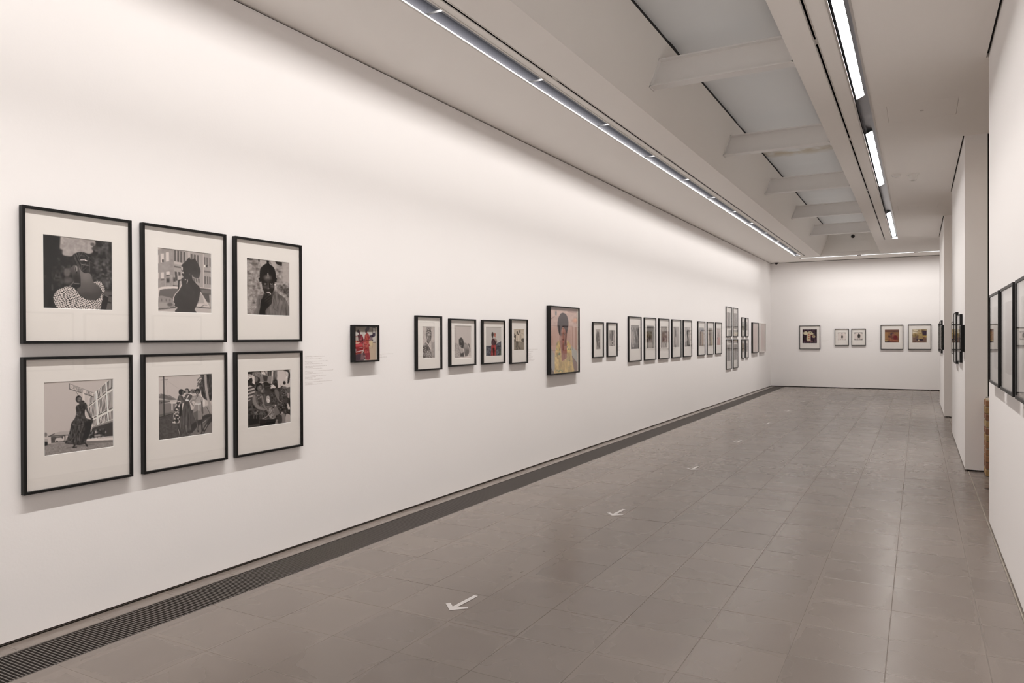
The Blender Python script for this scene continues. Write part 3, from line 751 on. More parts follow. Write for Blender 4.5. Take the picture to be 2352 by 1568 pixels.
def pic_headwrap(k):
    s = Sketch(120, 146, ((55, 75), (1222, 188), (55, 1500), (1225, 1518)), 5)
    one = np.ones_like(s.X); s.fill(158); s.tex(one, 6, 60)
    s.P([(395, 100), (1225, 190), (1225, 970), (395, 960)], 168, 6); s.P([(55, 70), (170, 80), (60, 130)], 205, 12)
    for a in ([(120, 218), (185, 208), (185, 400), (122, 415)], [(228, 182), (292, 175), (292, 375), (230, 388)], [(122, 630), (188, 620), (188, 760), (124, 768)], [(232, 610), (302, 600), (302, 672), (234, 680)], [(55, 245), (80, 240), (80, 430), (55, 435)], [(55, 640), (82, 636), (82, 765), (55, 770)]):
        s.P(a, 214, 6)
    s.P([(150, 340), (182, 340), (182, 398), (150, 404)], 66, 6); s.P([(232, 680), (300, 672), (300, 700), (234, 710)], 100, 6)
    for a in ([(120, 765), (190, 760), (190, 800), (122, 810)], [(225, 745), (305, 740), (300, 850), (230, 860)], [(365, 730), (440, 722), (436, 820), (370, 830)]): s.P(a, 118, 10)
    s.E(272, 800, 26, 40, 72, 16); s.E(405, 785, 24, 34, 82, 16); s.L([(225, 740), (222, 930)], 8, 190); s.L([(360, 720), (355, 925)], 10, 195)
    def bank(q, n, g=100):
        (a, b, c, d) = [np.array(p, float) for p in q]
        s.P(q, 178, 4)
        for i in range(n):
            t0, t1 = (i + .0) / n, (i + .68) / n
            s.P([tuple(a + (b - a) * t0), tuple(a + (b - a) * t1), tuple(d + (c - d) * t1), tuple(d + (c - d) * t0)], g, 6)
    bank([(398, 120), (665, 175), (660, 420), (398, 372)], 4); bank([(755, 200), (965, 240), (962, 470), (750, 410)], 3, 108); bank([(1050, 262), (1240, 300), (1240, 490), (1050, 440)], 3, 118)
    bank([(408, 598), (560, 618), (560, 820), (425, 800)], 2, 92); bank([(800, 735), (975, 755), (972, 850), (830, 820)], 3, 112); bank([(1062, 690), (1230, 712), (1230, 880), (1065, 862)], 3, 110)
    s.P([(398, 372), (660, 420), (650, 470), (398, 430)], 192, 8); s.P([(400, 470), (560, 500), (560, 530), (400, 505)], 108, 12); s.P([(1050, 560), (1222, 585), (1222, 620), (1050, 600)], 120, 14)
    s.P([(1045, 438), (1090, 442), (1090, 498), (1045, 480)], 235, 6); s.P([(1095, 442), (1138, 450), (1136, 498), (1095, 492)], 70, 6)
    s.P([(1030, 190), (1050, 192), (1055, 940), (1035, 940)], 196, 6); s.P([(690, 130), (745, 140), (750, 330), (700, 320)], 190, 8)
    s.P([(370, 900), (500, 910), (500, 935), (370, 930)], 82, 8); s.P([(480, 690), (560, 690), (520, 900), (490, 900)], 188, 8)
    # car: roof line, window, hood
    s.S([(52, 1020), (80, 975), (150, 945), (300, 930), (500, 935), (500, 985), (300, 985), (150, 1000), (90, 1060), (75, 1400), (52, 1400)], 218, 6)
    s.S([(92, 1050), (130, 1005), (240, 985), (480, 985), (480, 1120), (370, 1180), (380, 1380), (240, 1405), (72, 1420)], 108, 6)
    s.S([(85, 1155), (250, 1165), (360, 1200), (385, 1290), (370, 1370), (240, 1400), (75, 1410)], 152, 8); s.P([(80, 1290), (380, 1290), (370, 1370), (80, 1405)], 176, 14, .7)
    for x in (135, 230, 305): s.E(x, 1235, 14, 34, 110, 12, .8)
    s.E(310, 1330, 60, 40, 90, 26, .8)
    s.P([(52, 1420), (420, 1382), (1225, 1395), (1225, 1520), (52, 1502)], 192, 8); s.L([(60, 1436), (250, 1420), (430, 1388)], 20, 78); s.L([(55, 1458), (420, 1410)], 9, 150)
    s.P([(950, 940), (1222, 960), (1222, 1275), (1110, 1265), (965, 1045)], 92, 8); s.P([(990, 990), (1205, 1000), (1205, 1075), (1010, 1065)], 118, 14); s.P([(950, 935), (1222, 958), (1222, 975), (950, 955)], 205, 6)
    s.P([(1170, 1100), (1222, 1100), (1222, 1330), (1190, 1330)], 165, 14); s.P([(1110, 1270), (1222, 1290), (1222, 1360), (1130, 1330)], 175, 10)
    s.P([(958, 1045), (985, 1040), (1120, 1260), (1205, 1395), (1080, 1380), (870, 1380), (930, 1270)], 205, 6); s.P([(965, 1050), (1030, 1150), (1060, 1290), (905, 1290)], 160, 26, .7)
    s.L([(870, 1372), (1030, 1390), (1205, 1398)], 20, 80); s.L([(960, 1390), (1050, 1330), (1120, 1330)], 12, 90)
    G = 69
    s.S([(553, 480), (585, 425), (640, 380), (690, 315), (735, 278), (752, 330), (800, 325), (850, 306), (900, 390), (950, 480), (977, 575), (962, 660), (940, 732), (870, 734), (800, 695), (780, 600), (700, 520), (620, 520)], G + 2)
    s.S([(556, 500), (620, 470), (760, 520), (800, 600), (785, 690), (810, 780), (880, 860), (945, 925), (968, 1010), (950, 1150), (915, 1270), (872, 1370), (838, 1440), (868, 1508), (430, 1498), (465, 1400), (405, 1350), (388, 1200), (430, 1110), (500, 1010), (560, 880), (545, 770), (600, 720), (565, 690), (556, 650), (585, 610), (555, 580)], G)
    s.tex(s.mask([(540, 420), (980, 500), (960, 1200), (440, 1200)], 60), 4, 60)
    s.L([(556, 520), (575, 500), (575, 560)], 16, 214); s.E(590, 620, 12, 20, 205, 6); s.E(572, 690, 10, 8, 170, 6); s.L([(625, 372), (600, 400)], 8, 150); s.L([(553, 500), (556, 560)], 8, 200)
    s.L([(480, 1130), (500, 800), (525, 790)], 34, 66); s.L([(560, 880), (510, 990), (420, 1100), (385, 1165), (385, 1240)], 13, 226)
    s.L([(545, 800), (562, 880)], 8, 160); s.E(640, 775, 12, 10, 225, 6); s.L([(680, 770), (690, 810), (670, 855)], 12, 185); s.E(400, 1315, 12, 16, 190, 6)
    s.E(735, 650, 8, 28, 104, 6); s.L([(800, 700), (800, 780)], 6, 120)
    return s

def pic_child(k):
    s = Sketch(98, 130, ((58, 60), (1125, 172), (58, 1505), (1122, 1532)), 8)
    one = np.ones_like(s.X); s.fill(152); s.tex(one, 26, 60, octv=3)
    s.P([(930, 160), (1130, 180), (1130, 700), (940, 640)], 182, 60, .8); s.P([(620, 110), (780, 130), (770, 350), (690, 260)], 180, 12); s.P([(380, 90), (540, 110), (540, 200), (390, 300)], 182, 30, .8)
    s.P([(58, 60), (200, 78), (200, 115), (58, 110)], 38, 16); s.P([(330, 90), (375, 92), (370, 160), (340, 150)], 55, 14); s.P([(130, 180), (350, 200), (330, 250), (200, 250)], 92, 40, .7)
    s.P([(755, 140), (935, 160), (930, 255), (850, 240), (780, 200)], 55, 16); s.P([(770, 740), (1125, 790), (1125, 1100), (900, 900)], 98, 60, .8); s.tex(s.mask([(770, 740), (1125, 790), (1125, 1100)], 60), 30, 40)
    for x, y in ((150, 630), (235, 780), (360, 830), (230, 1200), (860, 400), (120, 460), (980, 740), (320, 340)): s.E(x, y, 36, 22, 82, 24, .7)
    sh = s.S([(298, 1080), (350, 1010), (430, 1000), (500, 950), (740, 890), (830, 960), (960, 1040), (1050, 1150), (1105, 1300), (1125, 1440), (1122, 1540), (285, 1520), (290, 1300)], 112); s.tex(sh, 14, 60, sx=.6, sy=2.5)
    for p in ([(820, 980), (860, 1130), (800, 1330)], [(700, 1100), (720, 1240), (700, 1330), (790, 1400)], [(350, 1100), (370, 1250)], [(880, 1040), (930, 1130)], [(760, 920), (700, 1010), (660, 1080)], [(980, 1080), (1020, 1250)]): s.L(p, 14, 74, .7, 14)
    s.E(380, 1050, 60, 40, 130, 40, .5); s.P([(640, 960), (750, 900), (700, 1000), (660, 1060)], 80, 12)
    s.P([(535, 110), (605, 118), (600, 190), (640, 250), (540, 250), (545, 180)], 34, 8); s.S([(540, 205), (640, 235), (720, 300), (760, 400), (770, 540), (730, 640), (400, 640), (372, 540), (375, 400), (410, 300), (470, 240)], 34)
    f = s.S([(402, 560), (470, 500), (570, 480), (690, 500), (742, 570), (740, 720), (725, 850), (690, 930), (640, 985), (560, 985), (490, 955), (450, 860), (418, 720)], 48)
    s.E(565, 560, 75, 60, 132, 80, .85); s.E(500, 790, 60, 40, 92, 50, .8); s.E(680, 775, 45, 40, 100, 40, .8); s.E(575, 640, 60, 60, 70, 40, .6)
    for x in (440, 480, 520, 620, 650, 690): s.L([(x, 520), (x + (570 - x) * .25, 300)], 7, 62, .8)
    s.L([(572, 450), (575, 510)], 18, 190); s.L([(575, 440), (577, 330)], 7, 120)
    s.P([(460, 655), (545, 690), (540, 672), (480, 640)], 22, 6); s.P([(615, 690), (700, 655), (690, 640), (620, 668)], 22, 6)
    for x in (503, 658): s.E(x, 717, 40, 26, 30, 6); s.E(x, 715, 32, 14, 180, 5); s.E(x, 708, 13, 13, 22, 4); s.E(x + 4, 704, 4, 4, 225, 3)
    s.L([(575, 700), (580, 820)], 20, 112, .8, 14); s.E(582, 840, 46, 22, 84, 12); s.E(580, 828, 12, 12, 150, 10); s.E(558, 856, 12, 7, 20, 4); s.E(608, 856, 12, 7, 20, 4)
    s.E(585, 905, 52, 18, 62, 8); s.E(585, 938, 48, 14, 205, 6); s.E(580, 965, 45, 14, 36, 6)
    for x, y in ((365, 590), (380, 640), (400, 600), (775, 590), (765, 640), (745, 620)): s.E(x, y, 26, 30, 36, 6)
    s.E(398, 725, 10, 26, 190, 5); s.E(748, 732, 11, 22, 235, 5)
    s.S([(425, 1090), (500, 960), (600, 1010), (650, 1000), (668, 1150), (655, 1220), (600, 1280), (545, 1340), (505, 1400), (500, 1530), (355, 1520), (380, 1300), (392, 1150)], 34)
    for p in ([(520, 950), (500, 1010)], [(630, 985), (540, 1050), (480, 1100)], [(640, 1050), (540, 1120), (500, 1160)], [(650, 1110), (560, 1180)], [(655, 1170), (590, 1220)]): s.L(p, 26, 72, .9, 16)
    s.E(632, 966, 13, 16, 225, 5)
    return s

def pic_sign(k):
    s = Sketch(150, 160, ((35, 130), (1362, 55), (42, 1530), (1372, 1350)), 13)
    one = np.ones_like(s.X); s.fill(176)
    s.P([(30, 1300), (1380, 1180), (1380, 1600), (30, 1600)], 128, 8); s.tex(s.mask([(30, 1300), (1380, 1180), (1380, 1600), (30, 1600)], 8), 8, 24)
    s.P([(830, 1235), (1372, 1200), (1372, 1262), (830, 1290)], 108, 8); s.P([(830, 1215), (1372, 1172), (1372, 1216), (830, 1244)], 196, 6)
    # modern block with vertical fins
    bl = s.mask([(865, 432), (1030, 290), (1215, 130), (1290, 62), (1372, 50), (1368, 835), (940, 982), (925, 900), (880, 600)], 6)
    s.put(bl, 206)
    def row(q, n, g=78):
        (a, b, c, d) = [np.array(p, float) for p in q]
        for i in range(n):
            t0, t1 = (i + .15) / n, (i + .70) / n
            s.P([tuple(a + (b - a) * t0), tuple(a + (b - a) * t1), tuple(d + (c - d) * t1), tuple(d + (c - d) * t0)], g, 6)
    for q, n in (([(870, 440), (1010, 318), (1010, 455), (880, 545)], 6), ([(1035, 290), (1210, 140), (1215, 290), (1050, 420)], 6), ([(1230, 120), (1368, 40), (1362, 200), (1240, 280)], 5),
                 ([(878, 605), (1025, 490), (1035, 745), (900, 800)], 6), ([(1050, 475), (1225, 355), (1245, 640), (1075, 725)], 6), ([(1245, 345), (1368, 270), (1368, 590), (1265, 630)], 5),
                 ([(945, 850), (1040, 815), (1050, 925), (950, 965)], 5), ([(1065, 800), (1245, 715), (1260, 860), (1085, 915)], 6), ([(1265, 700), (1368, 655), (1368, 820), (1275, 850)], 4)): row(q, n)
    for q in ([(872, 560), (945, 505), (945, 530), (874, 588)], [(958, 496), (1025, 445), (1025, 470), (960, 520)], [(1045, 430), (1120, 375), (1120, 398), (1047, 455)], [(1135, 365), (1220, 300), (1222, 330), (1137, 390)], [(1240, 275), (1350, 205), (1350, 240), (1242, 308)],
              [(975, 785), (1040, 755), (1040, 780), (978, 808)], [(1060, 735), (1140, 700), (1140, 722), (1062, 762)], [(1160, 690), (1250, 645), (1252, 672), (1162, 712)], [(1275, 630), (1362, 595), (1362, 622), (1278, 660)]): s.P(q, 88, 6)
    for x0, y0, x1, y1 in ((1012, 310, 1045, 940), (1215, 130, 1262, 870)): s.L([(x0, y0), (x1, y1)], 24, 212)
    s.P([(930, 975), (1368, 832), (1372, 870), (945, 1005)], 120, 6); s.P([(940, 1000), (1368, 868), (1372, 1140), (1100, 1165), (860, 1200), (840, 1190), (925, 1050)], 58, 6)
    g = s.mask([(860, 1050), (1200, 1000), (1200, 1170), (850, 1200)], 30); s.tex(g, 46, 22); s.E(1010, 1075, 18, 22, 165, 8); s.E(1210, 1070, 12, 26, 130, 8); s.P([(985, 1125), (1100, 1110), (1100, 1150), (985, 1160)], 138, 10)
    # low houses and cars on the left
    s.P([(240, 1095), (330, 1060), (500, 1055), (520, 1130), (150, 1140)], 158, 6); s.P([(110, 1150), (220, 1095), (245, 1100), (140, 1160)], 84, 6); s.P([(110, 1140), (510, 1115), (510, 1135), (120, 1160)], 80, 6)
    s.P([(165, 1165), (430, 1140), (430, 1260), (170, 1280)], 74, 8); s.P([(240, 1220), (270, 1180), (350, 1178), (385, 1200), (385, 1245), (240, 1255)], 178, 8); s.E(275, 1245, 16, 16, 70, 6)
    s.P([(390, 1150), (405, 1150), (408, 1230), (390, 1232)], 195, 5); s.P([(40, 1200), (110, 1200), (112, 1270), (45, 1290)], 150, 8); s.P([(42, 1250), (108, 1255), (105, 1320), (45, 1330)], 32, 8); s.E(70, 1120, 30, 40, 112, 16)
    # street sign on its post
    s.P([(748, 320), (790, 335), (792, 500), (748, 480)], 196, 5); s.L([(746, 325), (748, 480)], 6, 130); s.L([(620, 300), (680, 385)], 9, 90)
    s.P([(503, 158), (972, 332), (962, 405), (506, 252)], 190, 5)
    s.L([(503, 158), (972, 332)], 8, 96); s.L([(506, 256), (745, 332)], 13, 62); s.L([(790, 348), (962, 404)], 13, 62); s.L([(506, 158), (506, 256)], 12, 60)
    s.text('LUTTERODT', 552, 193, 25.6, 9.6, -3, 50, 6.2, 88)
    s.text('CIRCLE', 826, 292, 21.5, 8.0, -3, 50, 6.2, 88)
    # woman in a long dark dress
    D = 52
    s.L([(455, 1372), (600, 1350), (980, 1300)], 22, 92, .7, 18)
    s.S([(690, 545), (740, 525), (800, 512), (840, 560), (835, 620), (800, 660), (800, 760), (850, 820), (950, 840), (945, 900), (925, 960), (900, 1080), (830, 1220), (800, 1290), (700, 1320), (580, 1310), (425, 1285), (440, 1230), (490, 1120), (520, 1000), (540, 900), (600, 820), (632, 720), (622, 620), (640, 570)], D)
    dress = s.mask([(640, 560), (830, 560), (800, 760), (940, 900), (820, 1260), (600, 1310), (430, 1280), (530, 980), (630, 720)], 20); s.tex(dress, 24, 26, octv=3, sx=.7, sy=1.8)
    for p in ([(700, 920), (640, 1100), (600, 1260)], [(760, 960), (700, 1100), (690, 1240)], [(470, 1180), (480, 1260), (540, 1230), (600, 1150)], [(560, 930), (700, 950), (770, 920)], [(640, 740), (700, 770)], [(720, 690), (700, 740)]): s.L(p, 12, 122, .55, 12)
    s.P([(790, 880), (930, 870), (900, 1090), (830, 1210), (770, 1180), (800, 1000)], 30, 16, .85)
    s.L([(820, 600), (850, 680), (900, 780), (935, 820)], 36, 66); s.L([(850, 700), (880, 750)], 14, 120, .8); s.E(940, 815, 22, 18, 60)
    s.E(680, 450, 60, 70, 40); s.S([(650, 430), (700, 400), (735, 440), (725, 500), (690, 520), (655, 490)], 82); s.E(700, 432, 22, 12, 118, 10); s.L([(670, 470), (700, 468)], 9, 150); s.E(755, 495, 34, 22, 40); s.P([(680, 500), (730, 490), (760, 540), (690, 560)], 58, 8)
    s.L([(600, 1320), (585, 1360)], 34, 42); s.L([(810, 1290), (840, 1335)], 34, 42); s.L([(560, 1366), (640, 1360)], 16, 40)
    return s

def pic_three(k):
    s = Sketch(120, 140, ((55, 130), (1222, 65), (65, 1525), (1235, 1372)), 17)
    one = np.ones_like(s.X); s.fill(178)
    s.P([(50, 1030), (460, 900), (1240, 800), (1240, 1600), (50, 1600)], 74, 10); s.tex(s.mask([(50, 1030), (1240, 800), (1240, 1600), (50, 1600)], 10), 8, 26)
    s.P([(1000, 800), (1240, 760), (1240, 960), (1010, 1010)], 128, 10); s.P([(860, 1230), (1240, 1080), (1240, 1380), (700, 1430)], 120, 30, .75)
    s.P([(58, 960), (440, 880), (440, 900), (60, 1030)], 95, 8); s.L([(60, 1030), (440, 915)], 14, 48)
    s.P([(58, 735), (440, 700), (440, 880), (60, 960)], 116, 6); s.P([(300, 705), (430, 695), (430, 722), (300, 722)], 205, 5); s.P([(325, 720), (355, 720), (355, 870), (328, 875)], 180, 5)
    s.P([(58, 640), (300, 640), (300, 690), (58, 740)], 100, 6); s.E(125, 700, 12, 14, 66, 8); s.P([(58, 590), (300, 640), (300, 660), (58, 645)], 158, 6)
    s.P([(58, 530), (115, 508), (160, 520), (200, 530), (300, 550), (460, 640), (300, 650), (58, 600)], 104, 6); s.L([(115, 508), (60, 590)], 12, 150); s.L([(200, 530), (450, 640)], 8, 150)
    s.L([(168, 120), (176, 980)], 20, 38); s.L([(105, 215), (250, 198)], 9, 92); s.L([(195, 200), (480, 400)], 3, 150); s.L([(210, 210), (250, 520)], 3, 150)
    # palm and tree on the right
    s.S([(960, 75), (1222, 60), (1222, 620), (1080, 640), (1000, 560), (960, 420), (930, 300), (990, 200)], 58, 10); pm = s.mask([(940, 75), (1222, 60), (1222, 620), (980, 560)], 30); s.tex(pm, 26, 26, sx=.8, sy=2.2)
    for p in ([(1010, 130), (930, 170), (890, 220)], [(1010, 190), (930, 230), (900, 290)], [(1000, 250), (930, 290), (885, 345)], [(1000, 320), (940, 360), (940, 440)], [(960, 90), (1000, 150)]): s.L(p, 26, 84, .95, 10)
    s.P([(1035, 75), (1095, 75), (1110, 330), (1160, 620), (1225, 800), (1225, 960), (1180, 960), (1060, 400)], 150, 8); s.P([(1060, 780), (1150, 760), (1225, 950), (1180, 960), (1100, 850)], 140, 8); s.L([(1105, 810), (1185, 950)], 12, 60)
    s.E(795, 460, 70, 50, 96, 18); s.tex(s.mask([(720, 410), (870, 410), (870, 520), (720, 520)], 20), 30, 18)
    # cast shadows
    for p in ([(760, 1330), (900, 1160), (1060, 1010), (1180, 975)], [(1000, 1380), (1100, 1200), (1220, 1050)], [(640, 1300), (860, 1150)]): s.L(p, 70, 52, .9, 12)
    for p in ([(1010, 1150), (1100, 1080)], [(1050, 1290), (1110, 1190)]): s.L(p, 14, 150)
    # left woman, floral dress
    s.S([(480, 560), (560, 560), (600, 640), (640, 600), (640, 690), (560, 720), (540, 800), (520, 1000), (495, 1170), (350, 1150), (370, 980), (400, 830), (440, 700)], 70)
    fl = s.mask([(455, 655), (530, 670), (530, 760), (490, 900), (510, 1050), (490, 1165), (350, 1145), (370, 980), (400, 800)], 10); s.put(fl, np.clip(120 + 75 * np.tanh(s.n(34, 2) * 3), 45, 205))
    s.P([(510, 740), (560, 720), (540, 1000), (500, 1000)], 40, 10)
    s.E(535, 475, 56, 66, 34); s.E(575, 490, 24, 38, 88, 10); s.L([(500, 560), (520, 640), (570, 690)], 40, 92, .9, 14)
    s.L([(470, 1160), (500, 1300), (530, 1400)], 32, 60); s.L([(478, 1290), (505, 1390)], 12, 150); s.L([(545, 1000), (520, 1240)], 24, 108, .8)
    # middle woman, long dark skirt
    s.S([(620, 670), (700, 670), (740, 800), (765, 1000), (765, 1150), (720, 1320), (600, 1320), (540, 1260), (530, 1100), (555, 880), (590, 740)], 70); s.tex(s.mask([(540, 700), (760, 700), (760, 1300), (540, 1300)], 20), 16, 22, sx=.5, sy=4)
    s.S([(640, 520), (720, 520), (780, 560), (740, 640), (700, 670), (630, 670), (600, 620)], 76); s.P([(690, 540), (705, 545), (650, 640), (635, 630)], 205, 5); s.P([(632, 635), (695, 635), (695, 668), (632, 668)], 214, 5)
    s.E(660, 445, 50, 52, 60); s.E(652, 462, 34, 44, 132, 8); s.E(615, 470, 18, 26, 36, 6); s.E(706, 475, 20, 26, 36, 6); s.L([(600, 590), (640, 620)], 24, 70)
    for x in (600, 650, 700): s.L([(x, 780), (x + (x - 650) * .6, 1280)], 8, 112, .6, 8)
    s.E(655, 1355, 20, 16, 50); s.E(700, 1345, 20, 16, 50); s.L([(640, 1200), (655, 1350)], 16, 128, .6)
    # right woman, blouse and skirt
    s.S([(800, 560), (870, 545), (960, 560), (1010, 620), (1010, 690), (965, 690), (960, 740), (830, 740), (820, 680), (760, 650), (770, 590)], 142); s.tex(s.mask([(770, 560), (1000, 560), (960, 730), (820, 730)], 20), 16, 26)
    s.P([(835, 725), (970, 718), (970, 742), (835, 748)], 214, 5); s.P([(830, 745), (972, 738), (1005, 1075), (845, 1080), (790, 930)], 132, 6); s.P([(912, 745), (932, 745), (930, 880), (912, 880)], 205, 6)
    s.P([(795, 930), (900, 870), (905, 1078), (850, 1080)], 92, 10); s.L([(945, 760), (955, 1070)], 10, 90, .8)
    s.L([(770, 660), (740, 690), (800, 770)], 30, 118); s.L([(990, 690), (1010, 930)], 34, 74)
    s.E(893, 460, 56, 66, 32); s.E(888, 488, 36, 46, 88, 8); s.E(888, 508, 18, 7, 158, 5); s.P([(860, 540), (920, 540), (890, 590)], 90, 8)
    s.L([(880, 1085), (915, 1370)], 34, 56); s.L([(985, 1080), (1005, 1360)], 34, 52); s.L([(878, 1100), (905, 1300)], 9, 140); s.E(912, 1370, 20, 22, 118); s.E(1020, 1355, 20, 24, 100)
    s.S([(1020, 650), (1045, 640), (1060, 700), (1045, 800), (1025, 790)], 205)
    return s

def pic_crowd(k):
    s = Sketch(98, 130, ((65, 115), (1115, 62), (75, 1525), (1125, 1385)), 23)
    one = np.ones_like(s.X); s.fill(60); s.tex(one, 30, 46, octv=3)
    s.P([(440, 90), (830, 80), (640, 420), (440, 400)], 118, 20); s.P([(780, 80), (1115, 62), (1115, 560), (800, 520), (780, 300)], 186, 14); s.P([(370, 95), (540, 90), (500, 200), (400, 180)], 190, 14)
    s.P([(65, 110), (180, 105), (180, 175), (65, 180)], 46, 12); s.P([(165, 200), (230, 230), (240, 440), (180, 400)], 196, 12)
    for x, g in ((560, 60), (600, 52), (700, 88), (745, 120)): s.P([(x, 85), (x + 32, 83), (x + 15, 320), (x - 10, 320)], g, 8)
    s.P([(655, 85), (680, 84), (650, 420), (630, 420)], 198, 6); s.L([(795, 90), (770, 330)], 10, 190); s.L([(470, 100), (505, 190)], 12, 40)
    s.P([(545, 230), (650, 230), (630, 420), (530, 400)], 128, 10); s.P([(435, 235), (545, 230), (530, 360), (450, 360)], 60, 8)
    for p in ([(950, 90), (1060, 80), (1110, 200), (1080, 380), (1040, 400), (1060, 150), (960, 110)],): s.S(p, 44, 10)
    s.tex(s.mask([(960, 70), (1115, 62), (1115, 400), (1020, 380)], 20), 30, 18)
    s.P([(1010, 520), (1115, 500), (1115, 640), (1030, 620)], 90, 12); s.P([(1040, 650), (1115, 640), (1115, 790), (1050, 770)], 165, 12)
    # load carried on a head, woman beneath
    s.S([(175, 190), (230, 120), (330, 105), (400, 190), (430, 240), (350, 260), (250, 250)], 112, 8); s.tex(s.mask([(180, 120), (420, 120), (420, 250), (200, 250)], 10), 26, 24)
    s.P([(350, 250), (430, 240), (440, 640), (380, 640), (360, 400)], 120, 8); s.E(300, 330, 60, 70, 46); s.E(270, 310, 42, 60, 120, 10, .8); s.P([(345, 370), (440, 380), (440, 398), (345, 392)], 190, 5)
    # left woman: pale head cloth, striped shawl
    s.S([(70, 190), (140, 185), (175, 250), (165, 290), (100, 330), (70, 280)], 178, 8); s.tex(s.mask([(70, 190), (160, 190), (160, 300), (70, 300)], 10), 26, 22); s.S([(100, 320), (160, 270), (185, 340), (160, 400), (90, 400)], 44)
    s.S([(70, 500), (170, 470), (245, 560), (260, 700), (200, 900), (75, 960)], 70); st = s.mask([(75, 500), (170, 475), (250, 580), (220, 700), (75, 850)], 8, True); s.put(st, np.clip(120 + 70 * np.sin((s.Y + s.X * .35) / 13.5), 40, 190), .9)
    # right-hand figures behind
    for x, y, r in ((960, 400, 34), (905, 510, 30), (735, 380, 52), (860, 560, 40), (730, 470, 34)): s.E(x, y, r, r * 1.3, 46)
    s.tex(s.mask([(680, 330), (790, 330), (790, 400), (680, 400)], 14), 46, 16); s.S([(880, 560), (1010, 540), (1040, 760), (1020, 900), (900, 850)], 66); s.tex(s.mask([(880, 560), (1010, 540), (1040, 760), (900, 850)], 14), 36, 18)
    s.E(958, 515, 60, 30, 112, 10); s.L([(865, 450), (880, 860)], 10, 120, .8); s.S([(720, 560), (800, 600), (830, 720), (800, 830), (740, 760)], 104); s.L([(800, 760), (830, 850), (890, 880)], 22, 120)
    s.S([(600, 620), (700, 640), (760, 760), (830, 900), (780, 960), (660, 880)], 62); s.tex(s.mask([(600, 620), (700, 640), (800, 900), (660, 880)], 14), 22, 18)
    # third woman, pale head cloth
    s.S([(610, 470), (660, 440), (725, 480), (725, 530), (620, 545)], 196, 6); s.tex(s.mask([(610, 450), (725, 460), (720, 540), (620, 545)], 8), 24, 16); s.S([(630, 545), (710, 535), (700, 620), (660, 640), (620, 600)], 42)
    # second woman
    s.S([(445, 400), (520, 375), (600, 440), (620, 510), (500, 560), (470, 500)], 48, 6); s.L([(490, 500), (610, 480)], 20, 78); s.S([(520, 540), (610, 525), (615, 600), (570, 650), (530, 620)], 62)
    s.S([(430, 660), (520, 620), (590, 660), (620, 850), (650, 960), (600, 980), (470, 960), (425, 800)], 66); s.S([(515, 750), (570, 720), (600, 780), (600, 880), (530, 890)], 168, 8); s.tex(s.mask([(515, 750), (600, 740), (600, 890), (530, 890)], 8), 40, 16)
    s.L([(470, 700), (480, 900), (640, 970)], 46, 84, .95, 14)
    # first woman, bare arms, seated
    s.S([(265, 590), (350, 640), (410, 720), (440, 900), (490, 1010), (330, 1060), (200, 930), (185, 760)], 88); s.S([(270, 640), (330, 700), (400, 680), (420, 880), (430, 1010), (310, 950)], 96); s.tex(s.mask([(270, 700), (400, 690), (430, 1000), (320, 960)], 10), 40, 24)
    s.P([(300, 800), (400, 800), (410, 930), (320, 930)], 52, 16, .7)
    s.S([(195, 700), (250, 720), (270, 860), (330, 960), (470, 1050), (450, 1090), (330, 1060), (230, 950), (190, 850)], 122, 8); s.L([(410, 740), (450, 930), (500, 1040)], 42, 118, .95, 12); s.E(480, 1060, 30, 24, 118, 8)
    s.S([(265, 480), (300, 420), (370, 405), (415, 460), (410, 560), (280, 610)], 26); s.S([(300, 500), (380, 450), (410, 520), (385, 595), (330, 605), (300, 560)], 96); s.E(350, 505, 34, 22, 128, 12, .7); s.L([(318, 510), (340, 508)], 7, 36); s.L([(365, 505), (388, 502)], 7, 36); s.L([(345, 572), (375, 570)], 9, 52); s.E(365, 540, 10, 12, 130, 6)
    s.P([(300, 600), (370, 600), (380, 680), (290, 690)], 74, 10)
    # laps and cloths
    s.S([(200, 1060), (320, 1050), (520, 1120), (590, 1190), (470, 1290), (350, 1280), (230, 1190)], 66); s.tex(s.mask([(200, 1060), (560, 1130), (470, 1290), (230, 1190)], 10), 34, 24)
    s.S([(500, 990), (600, 980), (720, 1060), (750, 1180), (720, 1290), (620, 1310), (560, 1180)], 112); s.tex(s.mask([(500, 990), (720, 1040), (720, 1290), (600, 1290)], 10), 30, 22); s.S([(720, 980), (800, 1040), (835, 1160), (740, 1200), (700, 1060)], 104, 8)
    s.L([(420, 1290), (510, 1250), (620, 1130)], 12, 170); s.L([(260, 1155), (310, 1090)], 12, 150); s.L([(450, 1290), (540, 1310)], 10, 150); s.E(690, 960, 40, 30, 100, 10); s.E(740, 960, 16, 22, 190, 6); s.E(810, 930, 26, 30, 96, 8)
    s.P([(500, 1310), (740, 1290), (720, 1440), (520, 1470)], 22, 16); s.P([(350, 1310), (500, 1320), (500, 1480), (360, 1500)], 40, 12); s.P([(75, 1200), (340, 1200), (340, 1400), (75, 1450)], 30, 30); s.P([(75, 1440), (360, 1410), (360, 1500), (75, 1530)], 70, 10)
    for x in (110, 220, 285): s.L([(x, 1190), (x - 5, 1280)], 16, 120, .8)
    # woman at lower right
    s.S([(870, 960), (930, 890), (1020, 920), (1045, 990), (960, 1030), (890, 1030)], 58, 6); s.tex(s.mask([(860, 890), (1045, 900), (1040, 1020), (880, 1030)], 10), 46, 22); s.S([(940, 1040), (1030, 1000), (1045, 1090), (1010, 1170), (960, 1160), (935, 1100)], 52); s.E(985, 1090, 26, 30, 84, 12); s.E(1000, 1130, 14, 6, 120, 5)
